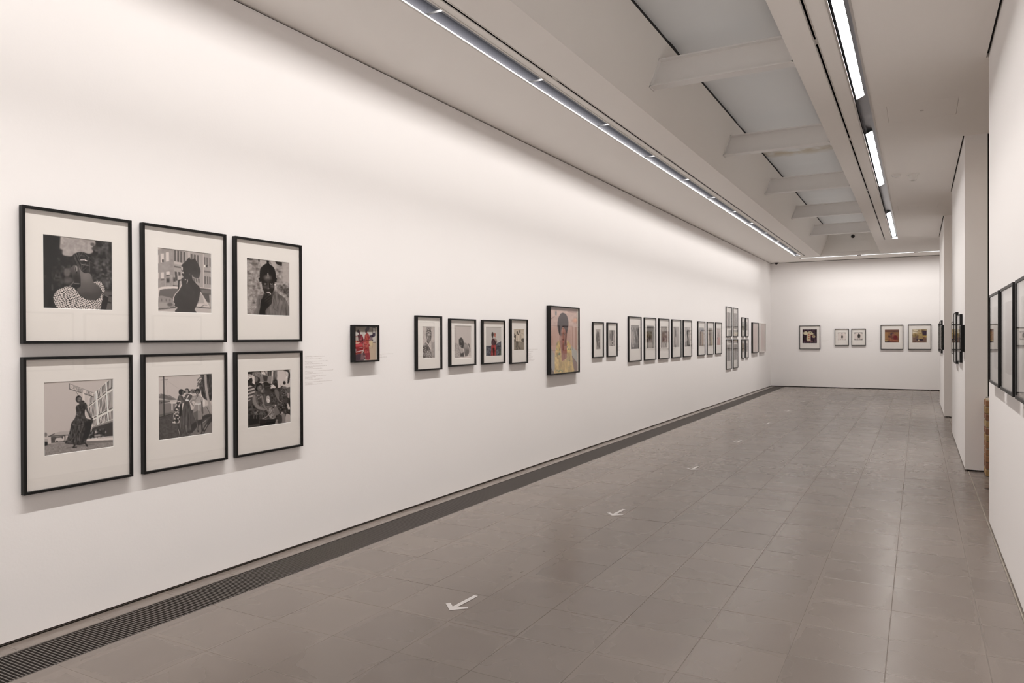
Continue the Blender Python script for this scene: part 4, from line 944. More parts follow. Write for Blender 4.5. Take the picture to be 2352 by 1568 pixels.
    s.S([(830, 1220), (880, 1150), (950, 1160), (985, 1230), (980, 1400), (740, 1440), (760, 1320), (810, 1300)], 120, 8); s.S([(1000, 1200), (1060, 1170), (1120, 1220), (1125, 1390), (1000, 1395)], 158, 8); s.S([(820, 1220), (890, 1200), (900, 1380), (800, 1400), (790, 1300)], 66, 10); s.E(905, 1140, 14, 26, 170, 6)
    s.L([(1080, 640), (1100, 1000)], 26, 34); s.S([(1045, 900), (1110, 1030), (1060, 1060), (1040, 980)], 180, 6)
    return s

def pic_afro(k):
    s = Sketch(66, 150, ((50, 60), (655, 100), (58, 1530), (665, 1475)), 31)
    s.fill((196, 170, 160)); one = np.ones_like(s.X); s.tex(one, 7, 60, octv=3)
    s.P([(45, 500), (560, 505), (660, 520), (660, 1050), (45, 1000)], (190, 158, 146), 30); s.P([(50, 60), (655, 95), (655, 190), (400, 150), (60, 130)], (162, 138, 130), 20)
    s.L([(90, 95), (370, 125)], 16, (122, 98, 94), .7, 14); s.L([(430, 160), (545, 180)], 20, (150, 118, 110), .7, 14); s.L([(178, 66), (178, 160)], 12, (112, 92, 88)); s.P([(158, 160), (192, 158), (188, 245), (160, 245)], (124, 122, 120), 8)
    s.S([(60, 310), (110, 290), (160, 260), (120, 300), (80, 335)], (148, 122, 116), 14); s.E(590, 360, 60, 40, (206, 150, 122), 40, .8); s.L([(628, 290), (628, 420)], 12, (120, 86, 78), .8); s.E(600, 340, 40, 26, (220, 168, 140), 20, .8)
    s.P([(50, 900), (150, 1100), (160, 1530), (50, 1530)], (160, 156, 152), 12); s.P([(50, 1330), (155, 1530), (50, 1540)], (98, 86, 84), 6)
    s.P([(500, 910), (660, 1060), (660, 1330), (640, 1300), (520, 1140)], (172, 170, 164), 10); s.P([(520, 1130), (640, 1300), (660, 1480), (540, 1500)], (136, 112, 106), 6); s.L([(520, 1130), (645, 1310)], 5, (84, 72, 70))
    m = s.S([(240, 790), (195, 850), (170, 1000), (150, 1200), (155, 1380), (165, 1540), (540, 1510), (550, 1340), (520, 1150), (505, 980), (470, 860), (410, 790), (400, 900), (270, 900)], (196, 170, 118))
    q = s.n(46, 3, sx=.7, sy=2.0); s.img = np.clip(s.img + (m * q * 34)[..., None] * np.array([1, .95, .55]), 0, 255)
    g = m * np.clip(s.n(52, 2) * 3 - 1.7, 0, 1); s.put(g, (92, 118, 100), .8)
    s.L([(205, 1080), (215, 1200)], 22, (130, 100, 66), .6, 16); s.L([(455, 1080), (470, 1240)], 22, (140, 106, 66), .6, 16); s.L([(175, 1010), (160, 1300)], 10, (222, 200, 150), .7, 8)
    s.P([(262, 800), (285, 760), (385, 760), (408, 880), (405, 1080), (400, 1180), (350, 1250), (300, 1250), (290, 1100), (270, 950)], (150, 98, 88), 8); s.L([(348, 1080), (348, 1240)], 10, (96, 58, 54), .8, 8); s.L([(312, 900), (316, 1060)], 12, (112, 72, 66), .6, 10); s.L([(400, 1200), (310, 1255)], 10, (222, 204, 160), .9)
    s.S([(268, 560), (330, 520), (395, 560), (408, 680), (395, 820), (375, 900), (335, 930), (300, 880), (275, 780)], (142, 96, 84)); s.P([(385, 640), (404, 640), (385, 880), (350, 920)], (86, 56, 52), 12, .8); s.E(318, 580, 32, 50, (186, 140, 126), 30, .8); s.E(300, 745, 18, 40, (176, 128, 114), 20, .7)
    s.S([(320, 188), (390, 230), (430, 330), (438, 470), (415, 600), (405, 650), (385, 610), (360, 540), (320, 505), (288, 560), (268, 690), (245, 660), (215, 560), (205, 440), (220, 320), (265, 220)], (58, 46, 48), 10)
    for x, y in ((292, 672), (352, 668)): s.E(x, y, 19, 14, (60, 38, 36)); s.E(x, y + 1, 13, 7, (196, 180, 172)); s.E(x, y, 6, 8, (30, 22, 22)); s.L([(x - 18, y - 32), (x + 18, y - 34)], 8, (44, 30, 30), .9)
    s.L([(324, 660), (322, 760)], 10, (196, 146, 132), .7, 8); s.E(322, 772, 20, 12, (112, 70, 64), 8); s.E(328, 808, 24, 10, (150, 84, 80)); s.E(330, 828, 24, 12, (196, 134, 124)); s.E(326, 858, 20, 12, (160, 112, 100), 8)
    s.P([(636, 100), (660, 100), (668, 1475), (642, 1478)], (206, 196, 182), 5)
    return s

def pic_redcar(k):
    s = Sketch(64, 96, ((120, 130), (1020, 140), (135, 1510), (1030, 1470)), 37)
    s.fill((176, 170, 158)); s.P([(100, 120), (1040, 120), (1040, 362), (100, 362)], (136, 128, 118), 8); s.P([(100, 362), (1040, 362), (1040, 700), (100, 700)], (196, 194, 188), 8)
    s.P([(700, 690), (1040, 700), (1040, 1500), (720, 1500)], (188, 168, 146), 10); s.P([(700, 690), (850, 700), (850, 900), (720, 900)], (208, 190, 150), 40, .8)
    s.P([(800, 190), (900, 130), (960, 130), (960, 195)], (58, 48, 50), 8); s.L([(845, 195), (850, 380)], 14, (66, 54, 60)); s.L([(955, 190), (955, 380)], 12, (84, 72, 74)); s.P([(865, 200), (950, 200), (950, 375), (865, 375)], (168, 162, 156), 6)
    s.P([(730, 490), (850, 455), (850, 385), (955, 385), (955, 500), (900, 560), (730, 570)], (60, 50, 66), 8); s.P([(740, 560), (850, 560), (830, 690), (730, 690)], (128, 106, 112), 8)
    s.P([(840, 640), (890, 570), (970, 560), (970, 780), (850, 740)], (196, 190, 182), 8); s.E(850, 675, 18, 22, (60, 48, 50)); s.P([(860, 740), (970, 745), (970, 780), (870, 780)], (70, 56, 58), 6); s.L([(880, 730), (960, 735)], 12, (180, 170, 166))
    # car
    s.P([(110, 700), (400, 700), (470, 850), (480, 1090), (400, 1220), (110, 1280)], (164, 50, 54), 8); s.P([(110, 520), (300, 540), (320, 700), (110, 700)], (176, 168, 160), 8); s.L([(120, 525), (265, 525)], 20, (146, 56, 64)); s.P([(110, 705), (250, 710), (240, 770), (110, 760)], (202, 116, 92), 8); s.P([(110, 780), (380, 755), (300, 820), (110, 835)], (214, 178, 156), 10)
    s.P([(110, 860), (450, 810), (460, 900), (110, 950)], (188, 72, 80), 16); s.P([(110, 960), (480, 930), (480, 1080), (110, 1170)], (138, 36, 42), 14)
    s.L([(345, 985), (455, 968)], 18, (176, 160, 158)); s.L([(350, 1012), (450, 1000)], 16, (50, 26, 28)); s.P([(140, 1040), (208, 1030), (210, 1120), (145, 1130)], (196, 186, 184), 6); s.L([(135, 1175), (300, 1135), (475, 1088)], 30, (206, 196, 192)); s.E(468, 1085, 16, 18, (224, 216, 210)); s.P([(130, 1195), (440, 1115), (400, 1215), (130, 1280)], (128, 44, 40), 8)
    s.P([(130, 1285), (400, 1215), (470, 1200), (560, 1380), (500, 1490), (130, 1515)], (62, 44, 56), 12); s.P([(400, 1240), (480, 1180), (560, 1300), (500, 1460), (380, 1470)], (120, 92, 96), 16)
    # left woman
    s.S([(300, 480), (420, 455), (470, 560), (500, 680), (470, 830), (400, 800), (330, 720), (290, 620)], (136, 56, 66)); s.tex(s.mask([(300, 480), (420, 455), (500, 680), (400, 800)], 10), 24, 40)
    s.S([(270, 490), (330, 450), (370, 480), (370, 590), (330, 640), (290, 600)], (84, 48, 52)); s.E(290, 325, 46, 62, (48, 38, 46)); s.S([(310, 330), (360, 330), (365, 420), (340, 460), (315, 440)], (84, 50, 58)); s.L([(310, 640), (330, 720), (400, 700), (480, 670)], 36, (76, 44, 46)); s.L([(240, 760), (270, 700), (340, 740)], 24, (96, 52, 46)); s.L([(230, 485), (300, 500)], 16, (76, 48, 58))
    # right woman
    m = s.S([(620, 390), (690, 430), (735, 560), (720, 660), (700, 780), (745, 900), (710, 930), (720, 1100), (745, 1440), (575, 1445), (560, 1230), (510, 1170), (490, 900), (500, 740), (530, 600), (545, 480)], (156, 62, 62)); s.tex(m, 26, 34, octv=3)
    s.P([(600, 430), (640, 430), (650, 950), (580, 980)], (190, 96, 74), 26, .6); s.L([(525, 1200), (600, 1215), (700, 1190)], 10, (98, 34, 42)); s.P([(575, 1220), (735, 1190), (748, 1440), (580, 1445)], (138, 44, 56), 8)
    for x, y in ((585, 600), (640, 1090), (675, 1300), (610, 860), (700, 560), (620, 1340)): s.E(x, y, 12, 20, (84, 34, 50), 6)
    s.L([(590, 700), (640, 690), (720, 680)], 30, (110, 52, 56)); s.S([(560, 340), (560, 240), (600, 190), (640, 130), (710, 150), (715, 230), (690, 290), (640, 310), (615, 390), (570, 395)], (52, 42, 52)); s.P([(595, 360), (640, 300), (640, 390), (605, 420)], (110, 60, 62), 6)
    s.P([(480, 1130), (550, 1230), (580, 1290), (470, 1290)], (82, 50, 56), 8); s.P([(500, 1440), (540, 1380), (580, 1450)], (60, 40, 56), 6)
    s.P([(972, 130), (1040, 130), (1040, 1500), (976, 1500)], (208, 200, 184), 6)
    return s

def pic_turban(k):
    s = Sketch(34, 84, ((190, 320), (625, 322), (210, 1430), (632, 1412)), 41)
    s.fill(196); s.P([(330, 320), (495, 320), (490, 560), (340, 560)], 158, 14); s.P([(510, 850), (640, 850), (640, 1420), (500, 1420)], 164, 60); s.tex(np.ones_like(s.X), 7, 50)
    m = s.S([(310, 870), (350, 840), (420, 930), (470, 1080), (500, 1200), (505, 1420), (215, 1430), (210, 1150), (230, 1000)], 118); s.tex(m, 40, 26)
    s.P([(320, 1000), (400, 1010), (390, 1160), (330, 1160)], 84, 20, .8); s.P([(400, 1130), (480, 1150), (490, 1420), (330, 1420), (340, 1250)], 168, 14, .7); s.tex(s.mask([(340, 1150), (480, 1150), (480, 1420), (340, 1420)], 20), 26, 24)
    s.L([(325, 850), (400, 940), (480, 1100)], 22, 224)
    s.S([(350, 830), (360, 760), (440, 800), (430, 880), (400, 920)], 96); s.S([(335, 600), (420, 560), (505, 610), (495, 740), (460, 840), (400, 850), (345, 760)], 138)
    s.E(412, 600, 40, 34, 186, 22); s.E(366, 700, 20, 50, 178, 20); s.P([(470, 640), (500, 640), (480, 800), (450, 830)], 92, 16)
    s.L([(375, 650), (400, 655)], 12, 58); s.L([(455, 650), (480, 655)], 12, 62); s.L([(428, 660), (432, 710)], 12, 110); s.E(425, 762, 34, 18, 96); s.E(428, 756, 22, 9, 214)
    s.S([(320, 700), (315, 560), (345, 480), (410, 385), (475, 440), (505, 540), (500, 620), (460, 560), (400, 560), (345, 610), (340, 740)], 96); s.L([(330, 545), (400, 495), (495, 545)], 20, 196); s.E(410, 430, 26, 20, 190, 8); s.L([(325, 600), (400, 540), (495, 600)], 12, 150)
    return s

def pic_hand(k):
    s = Sketch(44, 76, ((1295, 285), (1920, 290), (1300, 1432), (1922, 1412)), 43)
    s.fill(216); s.P([(1310, 318), (1900, 318), (1902, 1335), (1310, 1362)], 196, 5); s.L([(1312, 320), (1895, 320)], 5, 140); s.L([(1314, 320), (1314, 1350)], 4, 150)
    s.P([(1312, 330), (1890, 330), (1890, 800), (1312, 900)], 192, 60, .6)
    s.S([(1312, 930), (1400, 900), (1440, 1000), (1510, 1180), (1520, 1360), (1312, 1364)], 168, 10); s.tex(s.mask([(1312, 930), (1420, 920), (1520, 1360), (1312, 1364)], 20), 14, 24)
    s.S([(1640, 900), (1700, 880), (1800, 960), (1850, 1120), (1830, 1260), (1760, 1345), (1540, 1355), (1540, 1230), (1610, 1080)], 138, 8); s.P([(1700, 1100), (1840, 1100), (1820, 1260), (1700, 1345)], 96, 60, .8); s.E(1720, 980, 70, 70, 168, 60, .6)
    s.P([(1520, 1200), (1690, 1200), (1700, 1345), (1520, 1358)], 62, 30, .8)
    s.S([(1435, 900), (1470, 870), (1490, 980), (1580, 1080), (1620, 1200), (1540, 1230), (1470, 1120)], 176, 8); s.L([(1440, 900), (1450, 1060), (1530, 1210)], 10, 96)
    s.S([(1470, 780), (1500, 720), (1540, 700), (1600, 740), (1640, 850), (1635, 1000), (1600, 1070), (1530, 1020), (1485, 960), (1470, 860)], 62)
    for x, y in ((1475, 770), (1490, 735), (1525, 700), (1560, 695), (1595, 730)): s.L([(x, y), (1550, 800)], 14, 50)
    s.L([(1545, 760), (1555, 870)], 10, 150); s.L([(1510, 780), (1530, 850)], 9, 130); s.E(1540, 985, 14, 20, 215, 8); s.L([(1625, 1090), (1680, 1345)], 26, 226)
    s.S([(1790, 940), (1830, 900), (1870, 1000), (1890, 1170), (1860, 1180), (1840, 1060)], 112, 8); s.L([(1780, 920), (1840, 1060), (1860, 1220)], 14, 222); s.L([(1850, 1230), (1790, 1340)], 18, 214)
    return s

def pic_hill(k):
    s = Sketch(42, 72, ((218, 285), (832, 290), (225, 1452), (835, 1430)), 47)
    s.fill((198, 194, 190)); s.P([(225, 1045), (430, 1030), (640, 970), (680, 920), (750, 900), (835, 840), (835, 1460), (225, 1460)], (86, 88, 96), 10); m = s.mask([(225, 1060), (430, 1040), (640, 990), (835, 860), (835, 1460), (225, 1460)], 10); s.tex(m, 34, 40, octv=3)
    s.P([(640, 1060), (835, 1020), (835, 1060), (640, 1110)], (46, 46, 54), 10, .8); s.E(320, 1240, 30, 50, (120, 118, 128), 20); s.P([(750, 1250), (835, 1200), (835, 1420), (760, 1420)], (82, 94, 78), 30, .8)
    s.P([(440, 1000), (620, 1000), (630, 1420), (420, 1440)], (150, 66, 66), 8); s.P([(490, 1120), (560, 1120), (570, 1430), (500, 1430)], (60, 38, 44), 16, .85); s.tex(s.mask([(440, 1000), (620, 1000), (630, 1420), (420, 1440)], 8), 26, 30, sx=.5, sy=3)
    s.S([(440, 860), (480, 770), (550, 740), (620, 760), (660, 840), (630, 960), (560, 1010), (450, 990)], (74, 50, 56)); s.tex(s.mask([(440, 800), (650, 800), (620, 1000), (450, 990)], 10), 28, 30); s.P([(570, 730), (620, 720), (660, 830), (620, 900), (590, 830)], (186, 166, 156), 14, .8)
    s.E(484, 595, 42, 98, (46, 38, 40)); s.P([(465, 680), (510, 680), (505, 745), (488, 745)], (60, 46, 46), 6); s.E(480, 550, 14, 20, (110, 92, 86), 10, .7); s.E(578, 600, 36, 76, (164, 96, 84)); s.E(588, 640, 20, 40, (190, 120, 104), 14); s.P([(570, 670), (605, 670), (595, 712), (578, 705)], (176, 106, 92), 6); s.L([(530, 700), (570, 790)], 18, (196, 182, 172))
    return s

def pic_boys(k):
    s = Sketch(30, 58, ((1340, 360), (1738, 360), (1345, 1197), (1742, 1185)), 53)
    T = lambda g: (g, g * .94, g * .86)
    s.fill(T(196)); s.P([(1335, 840), (1745, 880), (1745, 1200), (1335, 1200)], T(138), 30); s.tex(np.ones_like(s.X), 8, 40)
    s.P([(1650, 720), (1740, 730), (1740, 880), (1640, 850)], T(88), 6); s.P([(1340, 770), (1430, 760), (1430, 850), (1340, 860)], T(110), 12); s.L([(1338, 540), (1420, 620)], 24, T(70)); s.P([(1345, 620), (1430, 600), (1420, 750), (1345, 680)], T(80), 8); s.P([(1640, 500), (1730, 480), (1730, 700), (1650, 700)], T(206), 16); s.L([(1640, 520), (1720, 560)], 12, T(140))
    s.P([(1435, 600), (1530, 590), (1535, 840), (1430, 840)], T(212), 8); s.P([(1540, 550), (1620, 540), (1645, 840), (1550, 840)], T(200), 8); s.L([(1600, 560), (1640, 830)], 14, T(150)); s.L([(1470, 640), (1480, 800)], 14, T(120))
    s.P([(1435, 840), (1510, 840), (1500, 1010), (1440, 1020)], T(92), 8); s.P([(1550, 840), (1620, 840), (1600, 1010), (1560, 1000)], T(150), 8); s.P([(1420, 1020), (1490, 1010), (1490, 1140), (1440, 1100)], T(96), 10); s.P([(1500, 1020), (1560, 1050), (1590, 1130), (1540, 1120)], T(84), 10); s.E(1470, 1150, 26, 20, T(48)); s.E(1585, 1140, 22, 16, T(52))
    s.E(1475, 505, 24, 54, T(44)); s.E(1580, 470, 22, 56, T(70)); s.E(1580, 430, 22, 24, T(40)); s.P([(1500, 550), (1550, 545), (1540, 590), (1500, 600)], T(60), 10)
    return s

def pic_soft(kind):
    """smaller prints: a pale or mid-grey ground with a few loose figures"""
    W, Hh = 200., 300.
    rs = random.Random(kind * 7 + 3)
    nu, nv = (22, 44)
    s = Sketch(nu, nv, ((0, 0), (W, 0), (0, Hh), (W, Hh)), 60 + kind)
    one = np.ones_like(s.X)
    def person(x, y, h, g, w=1.):
        s.E(x, y - h * .90, h * .075 * w, h * .095, g)
        s.S([(x - h * .12 * w, y - h * .76), (x + h * .12 * w, y - h * .76), (x + h * .15 * w, y - h * .45), (x + h * .08 * w, y - h * .40), (x + h * .10 * w, y), (x - h * .10 * w, y), (x - h * .08 * w, y - h * .40), (x - h * .15 * w, y - h * .45)], g + 8)
    if kind == 0:   # figure with a large dark shape, pale ground
        s.fill(206); s.P([(60, 0), (120, 0), (150, 300), (40, 300)], 184, 30, .7); m = s.S([(80, 30), (130, 40), (150, 110), (165, 250), (130, 300), (100, 230), (60, 300), (50, 210), (20, 150), (30, 90), (50, 50)], 122, 14); s.tex(m, 34, 26); s.S([(40, 90), (80, 60), (100, 130), (70, 170), (30, 150)], 98, 20, .8)
    elif kind == 1:  # tall dark figure, white lozenge
        s.fill(176); s.tex(one, 20, 40, sx=.6, sy=2); s.L([(100, 0), (100, 300)], 32, 44, 1, 8); s.S([(70, 100), (30, 60), (10, 110), (40, 170), (70, 200)], 120, 12); s.P([(110, 195), (178, 240), (118, 290), (45, 235)], 226, 6); s.P([(112, 212), (150, 240), (118, 276), (80, 240)], 66, 10)
    elif kind == 2:  # busy crowd
        s.fill(112); s.tex(one, 60, 30, octv=3, sx=.7, sy=1.6); s.P([(0, 0), (200, 0), (200, 40), (0, 30)], 150, 20); s.P([(0, 240), (200, 240), (200, 300), (0, 300)], 82, 30, .8); s.S([(10, 100), (60, 90), (70, 220), (20, 240)], 186, 14); s.E(60, 262, 24, 12, 196, 8)
    elif kind == 3:  # dark head above a pale robe
        s.fill(84); s.tex(one, 34, 34, octv=2); s.P([(0, 0), (200, 0), (200, 80), (0, 60)], 98, 20); s.S([(60, 180), (130, 170), (160, 300), (40, 300)], 176, 16); s.E(96, 160, 24, 34, 40, 8); s.L([(150, 0), (190, 300)], 26, 150, .7, 16)
    elif kind == 4:  # doorway
        s.fill(178); s.tex(one, 14, 30, sx=.5, sy=3); s.P([(30, 90), (90, 80), (100, 200), (30, 220)], 146, 10); s.L([(96, 80), (100, 200)], 9, 60); s.E(88, 185, 14, 26, 92, 10); s.L([(12, 60), (12, 290)], 9, 104); s.S([(130, 20), (190, 30), (180, 280), (130, 260)], 150, 26, .7); s.tex(s.mask([(120, 20), (190, 30), (180, 280), (120, 260)], 10), 40, 18)
    elif kind == 5:  # misty figure
        s.fill(176); s.tex(one, 12, 40, sx=.4, sy=4); s.P([(0, 190), (200, 190), (200, 300), (0, 300)], 168, 16); person(75, 290, 240, 128); s.S([(55, 160), (95, 150), (90, 260), (65, 260)], 218, 10); s.E(150, 88, 12, 16, 220, 8)
    elif kind == 6:  # rooftops and a figure
        s.fill(190); s.tex(one, 16, 30); s.S([(40, 60), (110, 30), (170, 60), (150, 120), (60, 110)], 150, 8); s.P([(80, 60), (190, 62), (190, 72), (80, 76)], 72, 6); s.S([(70, 70), (110, 80), (190, 290), (160, 295), (90, 150)], 92, 12); s.P([(0, 230), (120, 200), (160, 300), (0, 300)], 120, 16)
    elif kind == 7:  # warm colour, tall figures
        s.fill((176, 172, 168)); s.P([(0, 0), (200, 0), (200, 90), (0, 90)], (158, 158, 164), 20); s.P([(40, 60), (90, 60), (70, 300), (20, 300)], (110, 84, 72), 14); s.P([(110, 70), (170, 70), (170, 300), (120, 300)], (176, 146, 124), 16)
    elif kind == 8:  # warm colour, one figure leaning
        s.fill((156, 150, 138)); s.tex(one, 16, 40); s.S([(30, 50), (80, 40), (120, 150), (130, 300), (80, 300), (60, 180)], (92, 72, 64), 12); s.P([(120, 150), (200, 140), (200, 300), (130, 300)], (170, 160, 120), 20)
    elif kind == 9:  # pink dress under a plant
        s.fill((198, 180, 176)); s.S([(110, 40), (125, 120), (115, 170), (100, 170), (95, 110)], (120, 104, 96), 8); s.S([(60, 180), (150, 170), (170, 290), (40, 290)], (188, 130, 122), 14); s.E(40, 175, 20, 16, (140, 116, 110), 8)
    elif kind == 10:  # grey-brown verticals
        s.fill(150); s.tex(one, 34, 24, sx=.4, sy=4); person(100, 295, 230, 112, 1.2)
    elif kind == 11:
        s.fill(158); s.tex(one, 26, 20, sx=.5, sy=3); s.S([(60, 60), (120, 50), (140, 220), (100, 300), (60, 260)], 118, 16)
    elif kind == 12:  # green field and dark trees
        s.fill((150, 146, 122)); s.P([(0, 0), (200, 0), (200, 110), (0, 110)], (176, 176, 172), 24); s.E(120, 120, 60, 40, (92, 92, 78), 20); person(90, 280, 180, 70)
    elif kind == 13:  # warm sandy print
        s.fill((182, 156, 128)); s.tex(one, 26, 30); person(90, 290, 220, 90)
    elif kind == 14:
        s.fill((140, 132, 126)); s.tex(one, 36, 18)
    elif kind == 15:  # pale pink abstract sheet
        s.fill((206, 190, 184)); s.tex(one, 9, 40, sx=.5, sy=4); s.S([(50, 60), (110, 40), (140, 200), (90, 280), (40, 200)], (196, 172, 166), 30, .7)
    elif kind == 16:  # white bouquet and costume against a dark curtain
        s.fill((66, 50, 60)); s.tex(one, 24, 26, sx=.5, sy=4); s.S([(20, 60), (50, 40), (75, 70), (70, 110), (30, 120), (15, 90)], (214, 206, 178), 8); s.S([(80, 60), (110, 40), (150, 90), (140, 120), (110, 130), (115, 240), (60, 235), (65, 120)], (200, 190, 160), 8)
        for x, y in ((88, 105), (90, 150), (90, 195), (120, 130)): s.E(x, y, 8, 10, (176, 60, 60))
        s.E(110, 68, 7, 10, (40, 30, 30)); s.E(128, 128, 9, 12, (40, 34, 40)); s.E(155, 155, 20, 26, (214, 196, 160)); s.E(155, 155, 7, 14, (90, 60, 50)); s.P([(60, 245), (140, 245), (140, 258), (60, 258)], (180, 130, 130), 6); s.P([(110, 170), (150, 180), (150, 230), (110, 230)], (60, 40, 56), 8)
    elif kind == 17:  # dancer before a white backdrop
        s.fill(214); s.E(100, 150, 130, 200, 222, 60); s.put(np.clip((np.hypot(s.X - 90, s.Y - 160) - 130) / 50, 0, 1), 120, .6); s.E(108, 50, 8, 20, 56); s.S([(96, 110), (122, 110), (130, 200), (85, 200)], (70, 60, 58), 6); s.P([(92, 80), (120, 80), (120, 115), (94, 115)], 190, 6); s.L([(95, 205), (80, 285)], 6, 130); s.L([(118, 205), (130, 285)], 6, 130)
    elif kind == 18:
        s.fill(210); s.E(100, 150, 130, 200, 220, 60); s.put(np.clip((np.hypot(s.X - 100, s.Y - 150) - 115) / 40, 0, 1), 84, .7); s.E(110, 42, 8, 18, 40); s.S([(90, 75), (135, 75), (140, 200), (85, 200)], (52, 48, 46), 6); s.L([(92, 205), (84, 285)], 7, 110); s.L([(125, 205), (140, 285)], 7, 110); s.L([(90, 90), (80, 130)], 6, 110); s.L([(135, 90), (145, 130)], 6, 110); s.L([(100, 287), (60, 290)], 7, 90)
    elif kind == 19:  # amber interior with a seated figure
        s.fill((136, 98, 68)); s.P([(0, 0), (200, 0), (200, 50), (0, 60)], (112, 80, 68), 16); s.P([(0, 60), (60, 60), (50, 220), (0, 220)], (158, 118, 76), 20, .8); s.L([(0, 48), (200, 55)], 5, (84, 58, 50)); s.L([(50, 50), (50, 130)], 4, (92, 64, 50)); s.P([(110, 30), (190, 30), (190, 60), (110, 60)], (96, 66, 60), 6)
        s.S([(90, 130), (150, 130), (185, 170), (180, 270), (80, 290), (70, 220)], (112, 68, 58), 10); s.E(105, 105, 28, 36, (80, 60, 66), 8); s.E(120, 130, 20, 40, (140, 88, 72), 8); s.E(62, 160, 17, 24, (84, 58, 52)); s.L([(80, 200), (85, 260)], 16, (166, 104, 78)); s.S([(130, 140), (175, 150), (170, 220), (130, 230)], (112, 38, 46), 8); s.L([(100, 235), (180, 250)], 14, (176, 110, 80)); s.P([(5, 260), (80, 270), (80, 300), (5, 300)], (52, 46, 56), 10); s.S([(10, 240), (40, 245), (30, 270), (10, 262)], (180, 156, 96), 6)
    elif kind == 20:  # parked car and trees, faded colour
        s.fill((156, 136, 100)); s.P([(0, 0), (90, 0), (70, 70), (0, 90)], (196, 184, 160), 14); s.tex(one, 30, 24); s.P([(135, 30), (200, 30), (200, 140), (140, 140)], (60, 46, 62), 10); s.P([(0, 180), (200, 190), (200, 300), (0, 300)], (108, 84, 80), 24, .8); s.S([(50, 160), (80, 140), (150, 150), (155, 210), (120, 250), (60, 240), (40, 200)], (112, 92, 84), 8); s.P([(90, 100), (140, 100), (150, 220), (80, 210)], (176, 152, 96), 10, .7); s.P([(60, 215), (150, 215), (145, 250), (60, 250)], (52, 36, 56), 8); s.E(88, 245, 12, 18, (200, 180, 140)); s.L([(168, 150), (168, 230)], 10, (140, 90, 60)); s.L([(150, 150), (200, 150)], 14, (196, 170, 90))
    elif kind == 21:  # pale sheet with a dark shape at one side (seen edge-on)
        s.fill(206); s.S([(150, 100), (190, 150), (195, 260), (140, 280), (130, 190)], 84, 10)
    elif kind == 22:  # tall portrait behind glass
        s.fill(200); s.tex(one, 8, 60); s.S([(60, 40), (120, 20), (160, 80), (150, 300), (50, 300)], 186, 30, .8); s.P([(0, 150), (200, 150), (200, 300), (0, 300)], 176, 50, .6)
    return s

def print_mesh(s, w, h, gain, black=.024):
    """vertex-coloured sheet, width along +u, in its own plane (x right, z up), facing -y"""
    nu, nv = s.nu, s.nv
    co = np.zeros(((nv + 1) * (nu + 1), 3)); co[:, 0] = (s.u.ravel() - .5) * w; co[:, 2] = (.5 - s.v.ravel()) * h
    i = np.arange(nu); j = np.arange(nv)
    a = (j[:, None] * (nu + 1) + i[None, :]).ravel()
    quads = np.stack([a, a + nu + 1, a + nu + 2, a + 1], 1)
    m = bpy.data.meshes.new('photograph')
    m.vertices.add(len(co)); m.vertices.foreach_set('co', co.ravel())
    m.loops.add(len(quads) * 4); m.loops.foreach_set('vertex_index', quads.ravel().astype(np.int32))
    m.polygons.add(len(quads)); m.polygons.foreach_set('loop_start', (np.arange(len(quads)) * 4).astype(np.int32)); m.polygons.foreach_set('loop_total', np.full(len(quads), 4, np.int32))
    m.update(); m.validate()
    lin = np.clip(s2l(s.img) * gain * 1.06 - black, .004, .85).reshape(-1, 3)
    at = m.color_attributes.new('ink', 'FLOAT_COLOR', 'POINT')
    at.data.foreach_set('color', np.concatenate([lin, np.ones((len(lin), 1))], 1).ravel())
    return m

M_PRINT, nt_, b_ = new_mat('photographic_print')
va = nt_.nodes.new('ShaderNodeVertexColor'); va.layer_name = 'ink'
nt_.links.new(va.outputs['Color'], b_.inputs['Base Color']); b_.inputs['Roughness'].default_value = .6; b_.inputs['Specular IOR Level'].default_value = .15

def ring(mb, ow, oh, iw, ih, y0, y1, cx=0., cz=0.):
    """mitred rectangular ring between y0 (front) and y1 (back); openings centred at (cx, cz)"""
    O = [(-ow / 2, -oh / 2), (ow / 2, -oh / 2), (ow / 2, oh / 2), (-ow / 2, oh / 2)]
    I = [(cx - iw / 2, cz - ih / 2), (cx + iw / 2, cz - ih / 2), (cx + iw / 2, cz + ih / 2), (cx - iw / 2, cz + ih / 2)]
    v = [(x, y, z) for y in (y0, y1) for P in (O, I) for x, z in P]
    f = []
    for k in range(4):
        n = (k + 1) % 4
        f += [(k, n, 4 + n, 4 + k), (8 + k, 8 + n, 12 + n, 12 + k), (k, n, 8 + n, 8 + k), (4 + k, 4 + n, 12 + n, 12 + k)]
    mb.add(v, f)

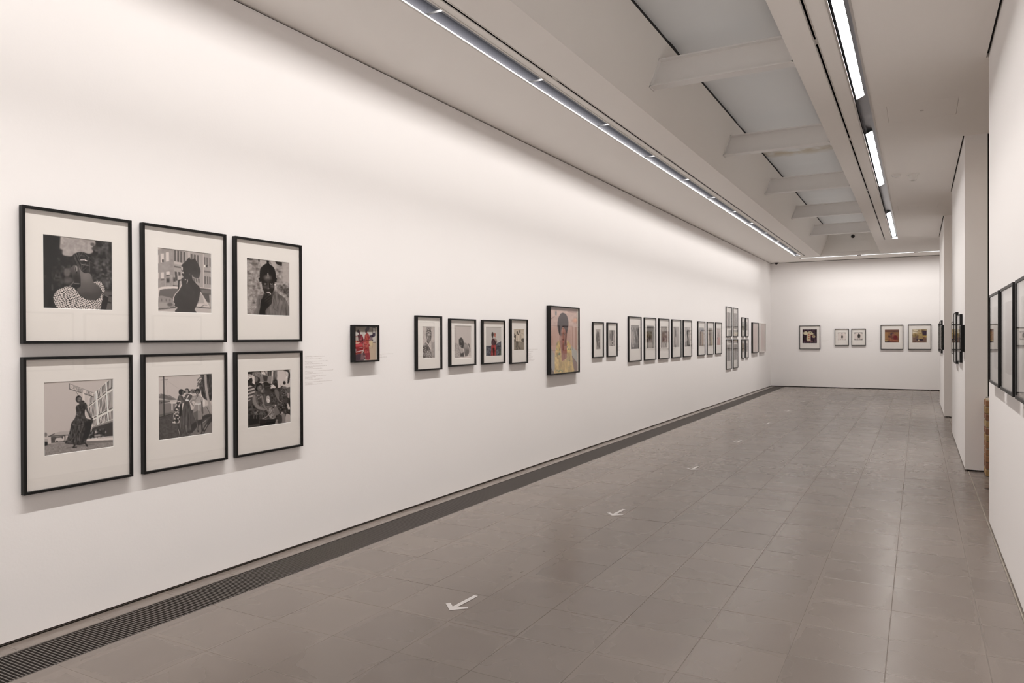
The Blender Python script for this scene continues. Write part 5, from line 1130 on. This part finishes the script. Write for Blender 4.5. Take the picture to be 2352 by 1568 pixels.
def picture(label, group, face_axis, plane, a0, a1, z0, z1, win, sketch, depth=.032, face=.014, gain=1., black=.024, mat=None, recess=.011, matted=True):
    """framed photograph hung flat on a wall.
    face_axis '+x' hangs on the left wall (a = Y), '-x' on a right wall, '-y' on the end wall (a = X). win = (a0,a1,z0,z1) of the window or None"""
    w, h = a1 - a0, z1 - z0
    F = empty('picture_frame')
    # local frame: x = viewer's right, z up, -y towards the viewer; origin at the wall, middle of the frame
    if face_axis == '+x':   # viewer's right is +Y, facing +X
        R = Matrix(((0, -1, 0, plane), (1, 0, 0, (a0 + a1) / 2), (0, 0, 1, (z0 + z1) / 2), (0, 0, 0, 1)))
        sgn = 1
    elif face_axis == '-x':  # viewer's right is -Y
        R = Matrix(((0, 1, 0, plane), (-1, 0, 0, (a0 + a1) / 2), (0, 0, 1, (z0 + z1) / 2), (0, 0, 0, 1)))
        sgn = -1
    else:
        R = Matrix(((1, 0, 0, (a0 + a1) / 2), (0, 1, 0, plane), (0, 0, 1, (z0 + z1) / 2), (0, 0, 0, 1)))
        sgn = 1
    F.matrix_world = R
    tag(F, label, 'framed photograph', group)
    mb = MB(); ring(mb, w, h, w - 2 * face, h - 2 * face, -depth, -.0015)
    bevel(mb.build('moulding', mat or M_FRAME, F), .0012)
    iw, ih = w - 2 * face, h - 2 * face
    g = MB().box(-iw / 2 - .003, iw / 2 + .003, -depth + .0035, -depth + .0055, -ih / 2 - .003, ih / 2 + .003); g.build('glass_pane', M_GLASS, F)
    ym = -depth + recess + .004                     # face of the mat board
    if matted:
        cx = sgn * ((win[0] + win[1]) / 2 - (a0 + a1) / 2); cz = (win[2] + win[3]) / 2 - (z0 + z1) / 2
        ww, wh = win[1] - win[0], win[3] - win[2]
        mb = MB(); ring(mb, iw + .004, ih + .004, ww, wh, ym, ym + .0022, cx, cz); mb.build('mat_board', M_MAT, F)
        # bevelled white core of the window
        e = .0022
        P0 = [(cx - ww / 2, cz - wh / 2), (cx + ww / 2, cz - wh / 2), (cx + ww / 2, cz + wh / 2), (cx - ww / 2, cz + wh / 2)]
        P1 = [(cx - ww / 2 + e, cz - wh / 2 + e), (cx + ww / 2 - e, cz - wh / 2 + e), (cx + ww / 2 - e, cz + wh / 2 - e), (cx - ww / 2 + e, cz + wh / 2 - e)]
        MB().add([(x, ym + .0001, z) for x, z in P0] + [(x, ym + .0024, z) for x, z in P1], [(k, (k + 1) % 4, 4 + (k + 1) % 4, 4 + k) for k in range(4)]).build('mat_bevel', M_BEVEL, F)
        yp = ym + .0026
    else:
        cx = cz = 0; ww, wh = iw, ih; yp = ym + .0026
    m = print_mesh(sketch, ww + .002, wh + .002, gain, black)
    p = link('photograph', m, M_PRINT, F); p.location = (cx, yp, cz)
    MB().box(-iw / 2, iw / 2, yp + .001, yp + .003, -ih / 2, ih / 2).build('backing_board', M_FRAME, F)
    return F

GA, GB, GC, GD, GE, GF = ('six large framed photographs at the near end of the long wall', 'framed photographs in a row of four on the long wall', 'pair of small framed photographs on the long wall',
    'row of five framed photographs on the long wall', 'row of three framed photographs on the long wall', 'framed photographs stacked two by two on the long wall')
LX = '+x'
up, lo = (1.444, 2.117), (.708, 1.379)
uw, lw = (1.620, 1.988), (.884, 1.251)
g1_, g2_ = 1.05, 1.42
picture('print of a woman seen from behind, braided hair, checked blouse', GA, LX, XL, 1.970, 2.536, *up, (2.073, 2.432, *uw), pic_braids(0), gain=g1_)
picture('black framed print of a dark figure in a headwrap beside a pale car', GA, LX, XL, 2.600, 3.169, *up, (2.703, 3.066, *uw), pic_headwrap(0), gain=g1_)
picture('black framed close portrait of a child with a topknot, hand at the mouth', GA, LX, XL, 3.237, 3.812, *up, (3.340, 3.708, *uw), pic_child(0), gain=g1_)
picture('black framed print of a woman in a long dress beneath a street sign', GA, LX, XL, 1.970, 2.536, *lo, (2.073, 2.432, *lw), pic_sign(0), gain=g2_)
picture('black framed print of three women standing on a road by a palm', GA, LX, XL, 2.600, 3.171, *lo, (2.703, 3.067, *lw), pic_three(0), gain=g2_)
picture('black framed print of a crowd of seated women in headscarves', GA, LX, XL, 3.236, 3.816, *lo, (3.342, 3.713, *lw), pic_crowd(0), gain=g2_ * .95)
picture('small black framed colour print of two women in red by a red car', None, LX, XL, 4.342, 4.640, 1.279, 1.568, None, pic_redcar(0), depth=.046, face=.013, gain=1.05, black=.01, matted=False)
picture('portrait of a smiling woman in a turban, first of the row of four', GB, LX, XL, 5.163, 5.549, 1.179, 1.661, (5.266, 5.453, 1.285, 1.566), pic_turban(0), gain=1.08)
picture('black framed print of a hand over a back, second of the row of four', GB, LX, XL, 5.684, 6.136, 1.198, 1.645, (5.768, 6.068, 1.268, 1.580), pic_hand(0), gain=1.08)
picture('black framed colour print of a figure holding a child on a dark hill', GB, LX, XL, 6.266, 6.717, 1.198, 1.645, (6.344, 6.656, 1.279, 1.575), pic_hill(0), gain=1.08)
picture('black framed sepia print of two boys, last of the row of four', GB, LX, XL, 6.845, 7.229, 1.184, 1.665, (6.927, 7.160, 1.329, 1.559), pic_boys(0), gain=1.08)
picture('large black framed colour portrait of a woman with a tall afro and yellow blouse', None, LX, XL, 7.752, 8.600, 1.022, 1.840, None, pic_afro(0), depth=.055, face=.015, gain=1.1, black=.008, matted=False)
picture('small print of a blurred grey figure, left of its pair past the afro portrait', GC, LX, XL, 9.115, 9.497, 1.188, 1.672, (9.230, 9.407, 1.298, 1.572), pic_soft(0), depth=.026, gain=.9)
picture('small black framed print with a white lozenge shape, beside the blurred figure', GC, LX, XL, 9.640, 10.021, 1.189, 1.673, (9.729, 9.957, 1.338, 1.566), pic_soft(1), depth=.026, gain=.9)
ords = ['first', 'second', 'third', 'fourth', 'fifth']
for i, (y0, k, what) in enumerate(((10.500, 2, 'a busy crowd scene'), (11.235, 3, 'a dark head above a pale robe'), (11.975, 4, 'a doorway'), (12.715, 5, 'a pale misty figure'), (13.440, 6, 'a dark slanting stroke'))):
    picture('print of %s, %s of the row of five' % (what, ords[i]), GD, LX, XL, y0, y0 + .575, 1.094, 1.780, (y0 + .120, y0 + .488, 1.283, 1.650), pic_soft(k), depth=.026, face=.015, gain=.88)
for i, (y0, k, what) in enumerate(((14.470, 7, 'warm brown'), (15.195, 8, 'brown and olive'), (15.920, 9, 'pale pink'))):
    picture('black framed %s colour print, %s of the row of three' % (what, ords[i]), GE, LX, XL, y0, y0 + .560, 1.096, 1.778, (y0 + .13, y0 + .49, 1.285, 1.650), pic_soft(k), depth=.024, face=.015, gain=.88)
for (y0, wd, zz, wz, k, lab) in ((16.915, .57, (1.470, 2.155), (1.655, 2.026), 10, 'upper left of the tall block of four'), (17.635, .52, (1.472, 2.152), (1.655, 2.026), 11, 'upper right of the tall block of four'),
                             (16.915, .57, (.723, 1.407), (.910, 1.286), 11, 'lower left of the tall block of four'), (17.635, .52, (.723, 1.405), (.912, 1.286), 10, 'lower right of the tall block of four'),
                             (18.590, .36, (1.471, 1.948), (1.626, 1.840), 12, 'upper left of the small block of four'), (19.070, .33, (1.471, 1.946), (1.626, 1.840), 12, 'upper right of the small block of four'),
                             (18.590, .36, (.933, 1.402), (1.082, 1.305), 13, 'lower left of the small block of four'), (19.070, .33, (.931, 1.400), (1.080, 1.305), 14, 'lower right of the small block of four')):
    m_ = .11 if wd > .4 else .075
    picture('black framed print, %s at the far left' % lab, GF, LX, XL, y0, y0 + wd, *zz, (y0 + m_, y0 + wd - m_ * .8, *wz), pic_soft(k), depth=.022, face=.014, gain=.85)
picture('black framed pale pink print, last dark frame before the far left corner', None, LX, XL, 19.835, 20.66, 1.043, 1.840, None, pic_soft(15), depth=.045, face=.015, gain=1.2, black=0., matted=False)
picture('white framed pale print nearest the far left corner', None, LX, XL, 20.91, 21.72, 1.038, 1.842, None, pic_soft(15), depth=.04, face=.014, gain=1.25, black=0., mat=M_FRAME_W, matted=False)
# end wall
BP = 'framed photographs on the end wall'
picture('print of a white bouquet and costume on dark ground, end wall', BP, '-y', YB, -3.021, -2.461, 1.105, 1.782, (-2.940, -2.549, 1.271, 1.673), pic_soft(16), gain=1.1, depth=.03)
picture('small print of a dancer on white, left of the end wall pair', BP, '-y', YB, -2.082, -1.714, 1.208, 1.681, (-2.001, -1.792, 1.359, 1.576), pic_soft(17), gain=1.1, depth=.03)
picture('small print of a dark dressed figure, right of the end wall pair', BP, '-y', YB, -1.648, -1.285, 1.208, 1.680, (-1.575, -1.364, 1.359, 1.577), pic_soft(18), gain=1.1, depth=.03)
picture('black framed amber print of a seated figure, end wall', BP, '-y', YB, -.911, -.361, 1.105, 1.780, (-.810, -.463, 1.289, 1.648), pic_soft(19), gain=1.1, depth=.03)
picture('black framed faded colour print of a parked car, rightmost on the end wall', BP, '-y', YB, -.246, .304, 1.107, 1.782, (-.143, .200, 1.287, 1.649), pic_soft(20), gain=1.1, depth=.03)
# right wall, near length
RP = 'framed photographs on the near right wall'
for y0, y1, lab in ((5.640, 6.330, 'farthest from the viewer of the near right wall'), (4.815, 5.510, 'second from the end of the near right wall'), (4.005, 4.70, 'cut by the right picture edge on the near right wall')):
    picture('black framed print, %s' % lab, RP, '-x', XR, y0, y1, 1.131, 1.756, (y0 + .14, y1 - .14, 1.235, 1.665), pic_soft(22), depth=.035, face=.018, gain=1.0)
MP = 'framed photographs on the middle right wall'
for y0, y1, z0, z1, k, lab, d in ((11.60, 12.20, 1.215, 1.665, 21, 'small and farthest', .03), (10.78, 11.45, 1.115, 1.764, 21, 'tallest', .033), (9.83, 10.55, 1.160, 1.715, 22, 'tall and second nearest', .03), (9.275, 9.62, 1.292, 1.586, 21, 'smallest and nearest to the corner', .038)):
    y0 = max(y0, 9.385)
    picture('black framed print on the middle right wall, %s' % lab, MP, '-x', XR2, y0, y1, z0, z1, (y0 + .07, y1 - .07, z0 + .09, z1 - .08), pic_soft(k), depth=d, face=.014)
FP = 'framed photographs on the far right wall'
for y0, y1, z0, z1, k, lab in ((17.85, 18.42, 1.14, 1.735, 22, 'farthest'), (17.05, 17.62, 1.135, 1.765, 22, 'second from the far end'), (16.25, 16.82, 1.135, 1.765, 21, 'second from the near end'), (15.52, 16.0, 1.215, 1.665, 14, 'nearest')):
    picture('black framed print on the far right wall, %s' % lab, FP, '-x', XR3, y0, y1, z0, z1, (y0 + .08, y1 - .08, z0 + .11, z1 - .10), pic_soft(k), depth=.032, face=.014)

# ------------------------------------------------------------------ captions: thin grey lettering on the wall, too small to read
def caption(label, axis, plane, a0, z_top, lines, line_h=.0118, sgn=1):
    rs = random.Random(int(abs(a0) * 1000))
    mb = MB(); z = z_top
    for ln in lines:
        if ln <= 0: z -= line_h * .95; continue
        a = 0.
        while a < ln:
            wd = min(rs.uniform(.008, .030), ln - a + .003)
            x = a
            while x < a + wd:
                lw_ = rs.uniform(.0016, .0034); hh = rs.choice((.0030, .0030, .0044)); b0 = rs.choice((0, 0, 0, -.001))
                lo_, hi_ = a0 + sgn * x, a0 + sgn * (x + lw_)
                lo_, hi_ = min(lo_, hi_), max(lo_, hi_)
                if axis == '+x': mb.box(plane, plane + .0004, lo_, hi_, z + b0, z + b0 + hh)
                elif axis == '-x': mb.box(plane - .0004, plane, lo_, hi_, z + b0, z + b0 + hh)
                else: mb.box(lo_, hi_, plane - .0004, plane, z + b0, z + b0 + hh)
                x += lw_ + .0009
            a += wd + .004
        z -= line_h
    o = tag(mb.build('wall_caption', M_INK), label, 'wall caption', 'small grey captions on the walls')
    o['kind'] = 'stuff' if False else 'thing'
    return o
six = [.20, .074, .17, 0, .235, .074, .17, 0, .215, .074, .17, 0, .285, .074, .17, 0, .215, .105, .074, .17, 0, .275, .074, .17]
caption('tall block of small grey captions right of the six large frames', '+x', XL, 3.867, 1.333, six, .0088)
caption('small grey caption right of the red car print', '+x', XL, 4.665, 1.334, [.21, .055, .115])
caption('block of small grey captions right of the two boys print', '+x', XL, 7.262, 1.332, [.26, .06, .14, 0, .10, .07, .09, 0, .14, 0, .09, .18, .14], .0108)
caption('small grey caption right of the afro portrait', '+x', XL, 8.655, 1.330, [.10, .04, .06])
caption('small grey caption right of the lozenge print', '+x', XL, 10.08, 1.330, [.13, .06, .10, 0, .08, .09])
caption('small grey captions at the end of the row of five', '+x', XL, 14.09, 1.332, [.14, .06, .10, 0, .12, .06, .09, 0, .12])
caption('small grey caption at the end of the row of three', '+x', XL, 16.56, 1.332, [.12, .06, .09])
caption('small grey caption beside the bouquet print on the end wall', '-y', YB, -2.42, 1.352, [.18, .08, .12])
caption('small grey caption beside the pair of small frames on the end wall', '-y', YB, -1.255, 1.350, [.16, .08, .12])
